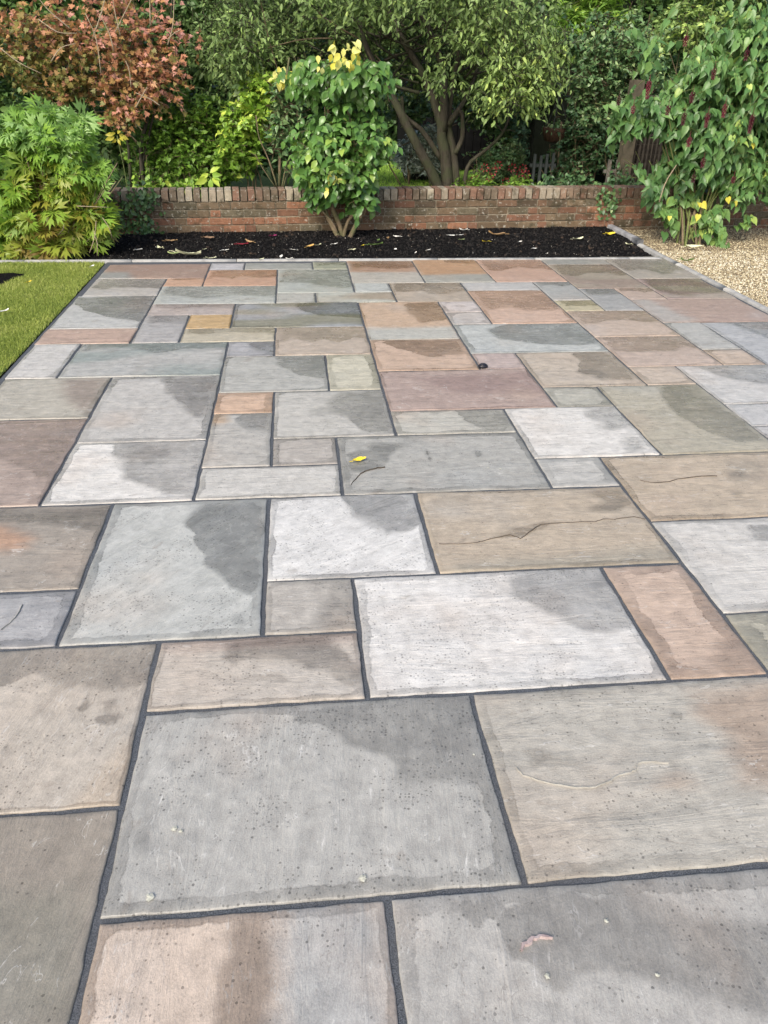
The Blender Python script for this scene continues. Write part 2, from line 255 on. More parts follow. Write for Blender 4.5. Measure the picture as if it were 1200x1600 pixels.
    (0.6006, 3.1307, 0.8872, 0.5839, (183, 184, 180), None, [[[-0.406, 0.106], [-0.36, 0.137], [-0.304, 0.14], [-0.296, 0.196], [-0.207, 0.204], [-0.066, 0.239], [-0.104, 0.183], [-0.197, 0.112], [-0.215, -0.001], [-0.274, -0.073], [-0.398, -0.071], [-0.408, -0.007]], [[0.182, 0.086], [0.213, 0.091], [0.213, 0.036], [0.181, 0.025]], [[-0.035, 0.136], [-0.021, 0.093], [-0.026, -0.014], [-0.039, 0.013]]], [], 0.03, 0.4, 0, 'long grey slab holding the yellow leaf', [([[-0.405, -0.209], [-0.382, -0.152], [-0.359, -0.105], [-0.323, -0.076], [-0.278, -0.054], [-0.244, -0.05]], 'crack')], 0.62),
    (0.006, 3.2774, 0.3021, 0.2904, (192, 188, 182), None, [], [], 0.025, 0.3, 0, 'small pinkish grey slab', [], 0.62),
    (0.1506, 3.7316, 0.5913, 0.6179, (202, 202, 197), None, [[[-0.038, 0.138], [0.053, 0.253], [0.292, 0.286], [0.291, -0.296], [0.163, -0.273], [0.081, -0.102], [-0.009, 0.03]], [[-0.101, 0.019], [-0.042, 0.032], [-0.034, -0.02], [-0.093, -0.033]]], [], 0.02, 0.3, 0, 'pale grey slab with a dark right side', [], 0.58),
    (-0.2968, 3.8939, 0.3035, 0.2933, (216, 188, 164), None, [], [], 0.03, 0.3, 0, 'small peach coloured slab', [], 0.62),
    (-0.2968, 3.4397, 0.3035, 0.6151, (194, 193, 188), (195, 165, 130), [[[-0.047, 0.293], [0.145, 0.297], [0.147, 0.034], [0.073, 0.085], [-0.006, 0.121]]], [[[-0.151, 0.316], [-0.08, 0.312], [-0.086, 0.173], [-0.138, 0.161]]], 0.02, 0.3, 0, 'upright grey slab with rusty corner', [], 0.62),
    (-0.1458, 2.9855, 0.6056, 0.2935, (210, 210, 206), None, [], [], 0.018, 0.3, 0, 'narrow white-grey slab', [], 0.62),
    (-0.7497, 3.8765, 0.6022, 0.8901, (200, 200, 197), None, [[[-0.017, 0.413], [0.292, 0.437], [0.282, -0.178], [0.203, -0.173], [0.154, -0.069], [0.095, 0.067], [0.023, 0.192]]], [], 0.03, 0.3, 0, 'pale grey slab with a dark damp corner', [], 0.54),
    (-0.7497, 3.1351, 0.6022, 0.5928, (236, 236, 233), None, [[[-0.125, 0.299], [0.294, 0.293], [0.309, -0.247], [0.19, -0.238], [0.091, -0.164], [-0.011, -0.068], [-0.053, 0.09], [-0.113, 0.147]]], [], 0.025, 0.4, 0, 'white slab with large grey damp patch', [], 0.52),
    (-1.3413, 4.0277, 0.5809, 0.5878, (190, 187, 176), (166, 156, 146), [], [[[0.034, 0.272], [0.282, 0.278], [0.289, -0.275], [0.155, -0.097], [0.061, 0.092]]], 0.02, 0.3, 0, 'beige grey slab by the lawn', [], 0.62),
    (-1.3413, 3.2863, 0.5809, 0.8951, (184, 168, 158), None, [[[-0.738, 0.475], [0.283, 0.45], [0.282, -0.075], [0.261, -0.256], [0.162, -0.129], [0.007, -0.011], [-0.523, -0.019]]], [], 0.02, 0.3, 0, 'brown slab with a dark upper half', [], 0.72),
    (-1.1982, 2.5409, 0.8671, 0.5956, (172, 165, 155), (190, 158, 134), [[[-0.356, 0.281], [0.438, 0.284], [0.411, 0.078], [0.178, 0.167], [-0.319, 0.19]]], [[[-0.253, 0.2], [0.065, 0.151], [0.184, 0.058], [0.164, -0.029], [-0.222, -0.05]]], 0.02, 0.2, 0, 'banded grey slab with an orange streak', [], 0.62),
    (-1.059, 2.0927, 0.5888, 0.3008, (182, 184, 187), None, [[[0.123, 0.145], [0.184, 0.148], [0.215, 0.066], [0.179, 0.052]]], [], 0.03, 0.3, 0, 'blue-grey slab at the left edge', [([[0.107, -0.055], [0.122, -0.024], [0.134, 0.015], [0.134, 0.073]], 'ledge')], 0.62),
    (-0.4561, 2.3905, 0.6171, 0.8964, (200, 204, 202), None, [[[-0.018, 0.276], [0.047, 0.435], [0.295, 0.444], [0.302, -0.159], [0.286, -0.251], [0.249, -0.211], [0.194, -0.181], [0.12, -0.067], [0.068, 0.063], [0.041, 0.177]], [[0.208, -0.349], [0.234, -0.341], [0.247, -0.395], [0.219, -0.386]]], [], 0.03, 1, 50, 'large pale grey slab with a dark damp patch', [], 0.5),
    (0.1536, 2.5384, 0.6021, 0.6007, (229, 231, 231), None, [[[-0.019, 0.291], [0.299, 0.285], [0.307, 0.073], [0.238, -0.009], [0.168, -0.018], [0.108, 0.039], [0.05, 0.092], [0.018, 0.181]]], [], 0.02, 0.9, 30, 'white slab with a round grey damp patch', [], 0.5),
    (0.901, 2.5384, 0.8927, 0.6007, (194, 182, 164), (178, 172, 158), [[[-0.164, -0.073], [-0.099, -0.017], [0.013, 0.024], [0.102, 0.017], [-0.017, -0.037], [-0.107, -0.096]], [[0.245, 0.257], [0.429, 0.278], [0.43, 0.122], [0.332, 0.076], [0.25, 0.108], [0.317, 0.184]], [[-0.395, 0.248], [-0.222, 0.246], [-0.27, 0.206], [-0.387, 0.214]]], [[[-0.048, -0.234], [0.437, -0.175], [0.443, -0.327], [-0.414, -0.308], [-0.356, -0.243]]], 0.02, 0.2, 0, 'long tan slab crossed by a crack', [([[-0.413, -0.109], [-0.344, -0.119], [-0.27, -0.111], [-0.191, -0.085], [-0.132, -0.066], [-0.1, -0.097], [-0.036, -0.036], [0.007, -0.0], [0.072, 0.005], [0.163, 0.008], [0.226, 0.003], [0.264, 0.02], [0.309, 0.017], [0.394, 0.03], [0.432, 0.007]], 'crack')], 0.68),
    (0.0027, 2.0902, 0.3004, 0.2957, (192, 189, 183), None, [[[0.071, 0.142], [0.153, 0.147], [0.147, -0.137], [0.028, -0.137], [0.009, -0.103], [0.053, -0.022]]], [], 0.025, 0.6, 0, 'small grey-brown slab', [], 0.68),
    (0.5965, 1.9381, 0.8872, 0.5999, (229, 230, 229), None, [[[0.074, 0.247], [0.23, 0.274], [0.43, 0.282], [0.463, 0.12], [0.456, -0.037], [0.393, -0.061], [0.313, -0.08], [0.25, -0.052], [0.198, 0.018], [0.142, 0.081], [0.079, 0.133], [0.084, 0.196]]], [], 0.022, 1, 0, 'large white slab with grey damp corner', [], 0.54),
    (1.1937, 1.9381, 0.3072, 0.5999, (206, 186, 170), None, [[[0.059, -0.134], [0.153, -0.094], [0.145, -0.308], [0.022, -0.308], [0.007, -0.25]]], [], 0.045, 0.4, 0, 'upright pink slab with brown rim', [], 0.62),
    (1.8009, 2.2343, 0.9072, 0.5995, (214, 214, 211), None, [[[-0.073, 0.232], [0.047, 0.243], [-0.024, 0.096], [-0.11, 0.125]]], [], 0.03, 0.5, 0, 'pale grey slab at the right edge', [], 0.62),
    (1.6489, 1.7863, 0.6032, 0.2964, (184, 182, 168), None, [], [], 0.06, 0.3, 0, 'olive grey slab at the right edge', [], 0.62),
    (-0.758, 1.6336, 0.5955, 0.6175, (202, 195, 184), (200, 188, 172), [[[-0.413, 0.328], [0.301, 0.304], [0.298, 0.167], [0.28, 0.136], [0.233, 0.098], [0.155, 0.094], [0.05, 0.134], [0.009, 0.192], [-0.062, 0.192], [-0.1, 0.142], [-0.346, 0.155]], [[0.118, 0.027], [0.142, 0.074], [0.155, 0.053], [0.132, 0.001]], [[0.179, -0.008], [0.223, -0.007], [0.222, -0.023], [0.186, -0.023]], [[0.209, -0.091], [0.228, -0.086], [0.234, -0.1], [0.217, -0.105]], [[0.188, 0.058], [0.213, 0.063], [0.219, 0.048], [0.197, 0.039]]], [], 0.012, 0.8, 75, 'large beige slab with brown damp top', [], 0.6),
    (-0.1537, 1.7902, 0.6132, 0.3042, (205, 199, 190), (190, 176, 166), [[[-0.1, 0.13], [0.194, 0.146], [0.295, -0.013], [0.306, -0.117], [0.24, -0.096], [0.196, -0.049], [0.141, -0.022], [0.085, 0.02], [0.019, 0.034], [-0.038, 0.039], [-0.082, 0.005], [-0.104, 0.05]], [[-0.047, -0.025], [-0.008, -0.012], [0.048, -0.025], [0.094, -0.043], [0.082, -0.061], [0.003, -0.054]]], [], 0.016, 0.9, 0, 'pinkish beige slab with brown damp corner', [], 0.62),
    (-0.0076, 1.3366, 0.9054, 0.6031, (186, 187, 184), None, [[[0.188, 0.29], [0.453, 0.298], [0.456, 0.168], [0.447, -0.046], [0.397, -0.015], [0.336, 0.004], [0.278, -0.005], [0.236, -0.021], [0.199, -0.004], [0.216, 0.046], [0.185, 0.091], [0.121, 0.118], [0.025, 0.206], [-0.061, 0.237], [-0.026, 0.271]], [[-0.415, -0.012], [-0.401, -0.002], [-0.379, -0.052], [-0.381, -0.076], [-0.393, -0.093], [-0.375, -0.139], [-0.395, -0.133], [-0.406, -0.093], [-0.396, -0.057]], [[-0.341, -0.138], [-0.321, -0.117], [-0.278, -0.114], [-0.277, -0.127], [-0.311, -0.138]], [[0.348, -0.118], [0.375, -0.106], [0.382, -0.117], [0.354, -0.137]]], [], 0.03, 1, 82, 'largest grey slab with a dark damp patch', [], 0.66),
    (0.8934, 1.3366, 0.8965, 0.6031, (193, 191, 183), (180, 165, 150), [[[-0.343, 0.086], [-0.316, 0.073], [-0.274, 0.041], [-0.22, 0.025], [-0.249, 0.013], [-0.31, 0.033], [-0.344, 0.021], [-0.326, 0.05]], [[0.077, 0.178], [0.115, 0.18], [0.11, 0.161], [0.078, 0.159]], [[0.0, -0.208], [0.028, -0.205], [0.024, -0.224], [0.001, -0.225]], [[0.093, 0.052], [0.146, 0.052], [0.142, 0.037], [0.094, 0.036]]], [[[0.189, 0.238], [0.448, 0.269], [0.292, -0.123], [0.164, -0.082], [0.166, -0.03], [0.194, 0.077], [0.157, 0.152]], [[-0.028, -0.044], [0.022, -0.028], [0.044, -0.071], [-0.004, -0.086], [-0.036, -0.064]]], 0.03, 0.6, 0, 'large greenish beige slab with a chipped ledge', [([[-0.386, 0.019], [-0.375, -0.007], [-0.343, -0.024], [-0.307, -0.041], [-0.254, -0.054], [-0.207, -0.058], [-0.16, -0.042], [-0.138, -0.028], [-0.103, -0.023], [-0.083, -0.012], [-0.074, 0.006], [-0.04, 0.007], [0.007, -0.003]], 'ledge')], 0.7),
    (0.5955, 0.73, 0.906, 0.61, (190, 190, 187), None, [[[-0.234, 0.228], [-0.191, 0.264], [0.091, 0.261], [0.206, 0.201], [0.415, 0.167], [0.299, -0.024], [0.179, 0.012], [0.114, 0.049], [0.02, 0.085], [-0.06, 0.115], [-0.095, 0.108], [-0.131, 0.077], [-0.155, 0.08], [-0.177, 0.116], [-0.182, 0.145], [-0.217, 0.158], [-0.242, 0.185]], [[-0.339, 0.284], [-0.277, 0.282], [-0.267, 0.245], [-0.278, 0.211], [-0.292, 0.206], [-0.309, 0.238], [-0.343, 0.259]], [[-0.263, 0.281], [-0.203, 0.271], [-0.231, 0.242], [-0.252, 0.236]]], [], 0.035, 0.5, 78, 'large grey slab with a dark damp patch', [([[-0.201, 0.161], [-0.19, 0.172], [-0.168, 0.183], [-0.146, 0.185], [-0.128, 0.179]], 'flake')], 0.65),
    (-0.1589, 0.73, 0.6027, 0.61, (214, 199, 185), (184, 186, 186), [[[-0.021, 0.293], [0.058, 0.302], [0.069, 0.006], [-0.044, 0.017], [-0.037, 0.15]]], [[[0.071, 0.335], [0.323, 0.312], [0.307, -0.017], [0.063, 0.007]]], 0.02, 0.7, 86, 'pink slab turning grey on its right', [], 0.58),
    (-0.758, 0.8749, 0.5955, 0.8998, (164, 157, 146), (150, 147, 136), [], [[[-0.048, 0.25], [0.239, 0.253], [0.331, -0.053], [0.054, -0.026]]], 0, 0.1, 80, 'smooth brown-grey slab in the near left corner', [], 0.62),
    (-1.344, 0.73, 0.568, 0.602, (196, 197, 197), None, [[[-0.2, 0.05], [0.4, 0.0], [0.4, 0.4], [-0.2, 0.4]]], [], 0.02, 0.5, 0, 'light grey slab', [], 0.68),
    (1.5, 0.73, 0.894, 0.602, (190, 188, 182), None, [[[-0.3, 0.05], [0.6000000000000001, 0.0], [0.6000000000000001, 0.4], [-0.30000000000000004, 0.4]]], [], 0.02, 0.5, 0, 'pale grey slab', [], 0.68),
    (2.404, 0.73, 0.9, 0.602, (180, 170, 158), None, [[[-0.3, 0.05], [0.6000000000000001, 0.0], [0.6000000000000001, 0.4], [-0.30000000000000004, 0.4]]], [], 0.02, 0.5, 0, 'brownish slab', [], 0.68),
    (3.157, 0.73, 0.59, 0.602, (198, 180, 164), None, [[[-0.2, 0.05], [0.4, 0.0], [0.4, 0.4], [-0.2, 0.4]]], [], 0.02, 0.5, 0, 'pinkish slab', [], 0.68),
    (-1.344, 1.337, 0.568, 0.595, (190, 188, 182), None, [[[-0.2, 0.05], [0.4, 0.0], [0.4, 0.4], [-0.2, 0.4]]], [], 0.02, 0.5, 0, 'pale grey slab', [], 0.68),
    (1.798, 1.337, 0.905, 0.595, (190, 188, 182), None, [[[-0.3, 0.05], [0.6000000000000001, 0.0], [0.6000000000000001, 0.4], [-0.30000000000000004, 0.4]]], [], 0.02, 0.5, 0, 'pale grey slab', [], 0.68),
    (2.706, 1.337, 0.896, 0.595, (190, 188, 182), None, [[[-0.3, 0.05], [0.6000000000000001, 0.0], [0.6000000000000001, 0.4], [-0.30000000000000004, 0.4]]], [], 0.02, 0.5, 0, 'pale grey slab', [], 0.68),
    (3.307, 1.337, 0.29, 0.595, (198, 180, 164), None, [[[-0.1, 0.05], [0.2, 0.0], [0.2, 0.4], [-0.1, 0.4]]], [], 0.02, 0.5, 0, 'pinkish slab', [], 0.68),
    (-1.344, 1.789, 0.568, 0.294, (196, 197, 197), None, [[[-0.2, 0.05], [0.4, 0.0], [0.4, 0.4], [-0.2, 0.4]]], [], 0.02, 0.5, 0, 'light grey slab', [], 0.68),
    (2.256, 1.789, 0.602, 0.294, (198, 180, 164), None, [[[-0.2, 0.05], [0.4, 0.0], [0.4, 0.4], [-0.2, 0.4]]], [], 0.02, 0.5, 0, 'pinkish slab', [], 0.68),
    (3.009, 1.939, 0.887, 0.593, (180, 170, 158), None, [[[-0.3, 0.05], [0.6000000000000001, 0.0], [0.6000000000000001, 0.4], [-0.30000000000000004, 0.4]]], [], 0.02, 0.5, 0, 'brownish slab', [], 0.68),
    (-1.493, 2.09, 0.27, 0.291, (180, 170, 158), None, [[[-0.1, 0.05], [0.2, 0.0], [0.2, 0.4], [-0.1, 0.4]]], [], 0.02, 0.5, 0, 'brownish slab', [], 0.68),
    (2.408, 2.237, 0.299, 0.586, (196, 197, 197), None, [[[-0.1, 0.05], [0.2, 0.0], [0.2, 0.4], [-0.1, 0.4]]], [], 0.02, 0.5, 0, 'light grey slab', [], 0.68),
    (3.009, 2.539, 0.887, 0.591, (190, 188, 182), None, [[[-0.3, 0.05], [0.6000000000000001, 0.0], [0.6000000000000001, 0.4], [-0.30000000000000004, 0.4]]], [], 0.02, 0.5, 0, 'pale grey slab', [], 0.68),
    (2.408, 2.83, 0.299, 0.585, (172, 174, 172), None, [[[-0.1, 0.05], [0.2, 0.0], [0.2, 0.4], [-0.1, 0.4]]], [], 0.02, 0.5, 0, 'mid grey slab', [], 0.68),
    (2.86, 2.983, 0.589, 0.28, (172, 174, 172), None, [[[-0.2, 0.05], [0.4, 0.0], [0.4, 0.4], [-0.2, 0.4]]], [], 0.02, 0.5, 0, 'mid grey slab', [], 0.68),
    (3.307, 3.131, 0.29, 0.577, (190, 188, 182), None, [[[-0.1, 0.05], [0.2, 0.0], [0.2, 0.4], [-0.1, 0.4]]], [], 0.02, 0.5, 0, 'pale grey slab', [], 0.68),
    (3.008, 3.428, 0.292, 0.594, (196, 197, 197), None, [[[-0.1, 0.05], [0.2, 0.0], [0.2, 0.4], [-0.1, 0.4]]], [], 0.02, 0.5, 0, 'light grey slab', [], 0.68),
    (3.307, 3.727, 0.29, 0.598, (180, 170, 158), None, [[[-0.1, 0.05], [0.2, 0.0], [0.2, 0.4], [-0.1, 0.4]]], [], 0.02, 0.5, 0, 'brownish slab', [], 0.68),
    (3.307, 4.178, 0.29, 0.289, (196, 197, 197), None, [[[-0.1, 0.05], [0.2, 0.0], [0.2, 0.4], [-0.1, 0.4]]], [], 0.02, 0.5, 0, 'light grey slab', [], 0.68)
]
# ------------------------------------------------------------------ materials of the ground
def slab_material():
    n = NT('sandstone'); g = n.attr('gco', out='Vector'); damp = n.attr('damp'); bsd = n.attr('bsd'); edge = n.attr('edge')
    colA = n.n('ShaderNodeObjectInfo').outputs['Color']; colB = n.attr('colb', 'OBJECT', 'Color')
    speck = n.attr('speck', 'OBJECT'); ringw = n.attr('ringw', 'OBJECT')
    lo = n.noise(g, 3.0, 3, .5)
    streak = n.noise(n.vmul(g, (2.2, 11, 11)), 1.0, 7, .66, 1.1)
    streak2 = n.noise(n.vmul(g, (14, 60, 60)), 1.0, 4, .65, .9)
    fine = n.noise(g, 260, 3, .7)
    mid = n.noise(g, 22, 5, .65)
    # layers of the stone: second tone inside its area, wavering with the bedding
    bx = n.math('ADD', bsd, n.math('MULTIPLY', n.math('SUBTRACT', streak, .5), .13))
    base = n.mix(n.smooth(bx, -.05, .06), colA, colB)
    warm = n.mix(n.smooth(n.noise(n.vadd(g, (7.3, 2.1, 0)), 2.3, 3, .5), .52, .8, 0, .38), base, (.40, .31, .235))
    base = n.mix(n.smooth(n.noise(n.vadd(g, (1.3, 9.1, 0)), 2.0, 3, .5), .55, .85, 0, .32), warm, (.30, .33, .345))
    hd = n.n('ShaderNodeHueSaturation'); n.set(hd.inputs['Color'], base); hd.inputs['Saturation'].default_value = .96; hd.inputs['Value'].default_value = 1.07; base = hd.outputs[0]
    k = n.math('ADD', n.math('MULTIPLY', n.math('SUBTRACT', streak, .5), .40), 1.0)
    k = n.math('ADD', k, n.math('MULTIPLY', n.math('SUBTRACT', streak2, .5), .30))
    k = n.math('ADD', k, n.math('MULTIPLY', n.math('SUBTRACT', fine, .5), .75))
    k = n.math('ADD', k, n.math('MULTIPLY', n.math('SUBTRACT', mid, .5), .80))
    kc = n.n('ShaderNodeCombineXYZ'); [n.set(kc.inputs[i], k) for i in range(3)]
    base = n.mix(1.0, base, kc.outputs[0], 'MULTIPLY')
    # pale scuffs along the bedding
    sc = n.smooth(n.noise(n.vmul(g, (11, 85, 85)), 1.0, 3, .6, .4), .62, .74)
    sc = n.math('MULTIPLY', sc, n.smooth(n.noise(g, 6.0, 3), .5, .62, 0, .5))
    base = n.mix(sc, base, (.66, .65, .62))
    # riven plates: thin broken ledges that follow the bedding, paler on their lips
    plate = n.noise(n.vmul(g, (2.2, 6.5, 6.5)), 1.0, 5, .6, .5)
    pl6 = n.math('MULTIPLY', plate, 9.0); terr = n.math('DIVIDE', n.math('FLOOR', pl6), 9.0); fr = n.math('FRACT', pl6)
    lip = n.math('MULTIPLY', n.smooth(fr, .0, .10, 1, 0), n.smooth(n.noise(g, 11.0, 4, .6), .50, .60, 0, .55))
    base = n.mix(lip, base, (.60, .59, .56))
    und = n.math('MULTIPLY', n.smooth(fr, .90, 1.0, 0, 1), n.smooth(n.noise(n.vadd(g, (3, 3, 0)), 9.0, 4, .6), .54, .62, 0, .35))
    base = n.mix(und, base, (.14, .12, .10))
    # soft brown stains
    stn = n.smooth(n.noise(n.vmul(n.vadd(g, (17, 5, 0)), (5, 9, 9)), 1.0, 4, .6, .8), .64, .74, 0, .42)
    base = n.mix(stn, base, (.20, .165, .13))
    # dark and light grit pits
    vo = n.n('ShaderNodeTexVoronoi', voronoi_dimensions='2D'); n.set(vo.inputs['Vector'], g); vo.inputs['Scale'].default_value = 95
    sp = n.n('ShaderNodeSeparateColor'); n.set(sp.inputs[0], vo.outputs['Color'])
    rad = n.math('MULTIPLY_ADD', n.math('POWER', sp.outputs[1], 2.0), .26, .07)
    pit = n.math('LESS_THAN', vo.outputs['Distance'], rad)
    pit = n.math('MULTIPLY', pit, n.math('LESS_THAN', sp.outputs[0], n.math('MULTIPLY', speck, n.smooth(n.noise(g, 5.0, 2), .44, .60, .03, .62))))
    pitd = n.math('MULTIPLY', pit, n.math('MULTIPLY_ADD', sp.outputs[2], .5, .45))
    # damp patches and the darker back zones of far slabs, wavering edge; damp rim along the joints
    wob = n.math('MULTIPLY', n.math('SUBTRACT', n.noise(g, 8, 5, .62), .5), .10)
    wob = n.math('ADD', wob, n.math('MULTIPLY', n.math('SUBTRACT', mid, .5), .022))
    sw = n.smooth(n.noise(n.vadd(g, (2, 8, 0)), 2.6, 2), .35, .66, .005, .038)
    m1 = n.smooth(n.math('DIVIDE', n.math('ADD', damp, wob), sw), -1.0, 1.0)
    m1 = n.math('MULTIPLY', m1, n.smooth(n.noise(g, 4.0, 3), .25, .6, .74, 1.0))
    re = n.math('SUBTRACT', n.math('MULTIPLY', ringw, n.math('SUBTRACT', n.math('MULTIPLY', n.noise(g, 5.0, 6, .7), 3.1), .50)), edge)
    m2 = n.math('MULTIPLY', n.smooth(re, -.002, .005), n.smooth(n.noise(n.vadd(g, (6, 1, 0)), 3.0, 3), .35, .6, .3, .85))
    line = n.math('MULTIPLY', n.smooth(n.math('ABSOLUTE', n.math('SUBTRACT', re, .003)), .004, .0, 0, .22), n.smooth(ringw, .004, .01))
    m2 = n.math('ADD', m2, line)
    m = n.math('MAXIMUM', m1, m2, clamp=True)
    hs = n.n('ShaderNodeHueSaturation'); n.set(hs.inputs['Color'], base); hs.inputs['Saturation'].default_value = 1.12; n.set(hs.inputs['Value'], n.math('MULTIPLY', n.attr('dampv', 'OBJECT'), n.smooth(n.noise(n.vadd(g, (4, 4, 0)), 3.4, 5, .6), .3, .7, .86, 1.16)))
    col = n.mix(m, base, hs.outputs[0])
    dk = n.n('ShaderNodeHueSaturation'); n.set(dk.inputs['Color'], col); dk.inputs['Value'].default_value = .45
    col = n.mix(pitd, col, dk.outputs[0])
    rough = n.math('SUBTRACT', .54, n.math('MULTIPLY', m, .30))
    rough = n.math('ADD', rough, n.math('MULTIPLY', n.math('SUBTRACT', mid, .5), .2))
    h = n.math('ADD', n.math('MULTIPLY', streak, 1.1), n.math('ADD', n.math('MULTIPLY', streak2, .14), n.math('ADD', n.math('MULTIPLY', fine, .12), n.math('MULTIPLY', mid, .45))))
    h = n.math('ADD', n.math('SUBTRACT', h, n.math('MULTIPLY', pit, .4)), n.math('MULTIPLY', terr, 2.6))
    return n.fin(n.bsdf(col, rough, n.bump(h, .9, .007), .5))

def joint_material():
    n = NT('joint_grout'); p = n.pos(); f = n.noise(p, 420, 3, .7); g = n.noise(p, 3, 2)
    c = n.mix(n.smooth(f, .3, .7), (.018, .021, .026), (.15, .165, .185)); c = n.mix(n.smooth(g, .4, .7, 0, .35), c, (.10, .10, .105))
    return n.fin(n.bsdf(c, .75, n.bump(f, .8, .003), .3))
M_SLAB = slab_material(); M_JOINT = joint_material()
M_CRACK = simple('crack_shadow', (.05, .043, .036), (.12, .10, .08), 60, .9)
M_LEDGE = simple('fresh_ledge', (.26, .25, .225), (.42, .41, .37), 40, .8)
M_FLAKE = simple('pink_flake', (.30, .22, .21), (.45, .38, .37), 60, .7)
M_CONC = simple('concrete', (.19, .19, .185), (.33, .33, .32), 14, .75, .3, .003, .3, (.38, .38, .365))
M_KERB = simple('grey_kerb', (.13, .135, .145), (.26, .265, .28), 10, .6, .4, .004, .4, (.40, .41, .42))

def poly_sd(P, poly):
    """signed distance (inside positive) from points (n,2) to a polygon"""
    Q = np.array(poly, float); d = np.full(len(P), 1e9); ins = np.zeros(len(P), bool)
    for a, b in zip(Q, np.roll(Q, -1, 0)):
        e = b-a; w = P-a; t = np.clip((w@e)/max(e@e, 1e-12), 0, 1); dd = np.hypot(*(w-t[:, None]*e).T); d = np.minimum(d, dd)
        c = (a[1] > P[:, 1]) != (b[1] > P[:, 1])
        with np.errstate(divide='ignore', invalid='ignore'):
            xi = (b[0]-a[0])*(P[:, 1]-a[1])/(b[1]-a[1]) + a[0]
        ins ^= c & (P[:, 0] < xi)
    return np.where(ins, d, -d)
def axis_pts(w, step):
    n = max(3, int(round((w-.03)/step)))
    return np.concatenate([[-w/2, -w/2+.004], np.linspace(-w/2+.014, w/2-.014, n), [w/2-.004, w/2]])
def smooth_noise1(x, seed, sc):
    return np.array([mnoise.noise(Vector((v*sc, seed*7.13, 1.7))) for v in x])

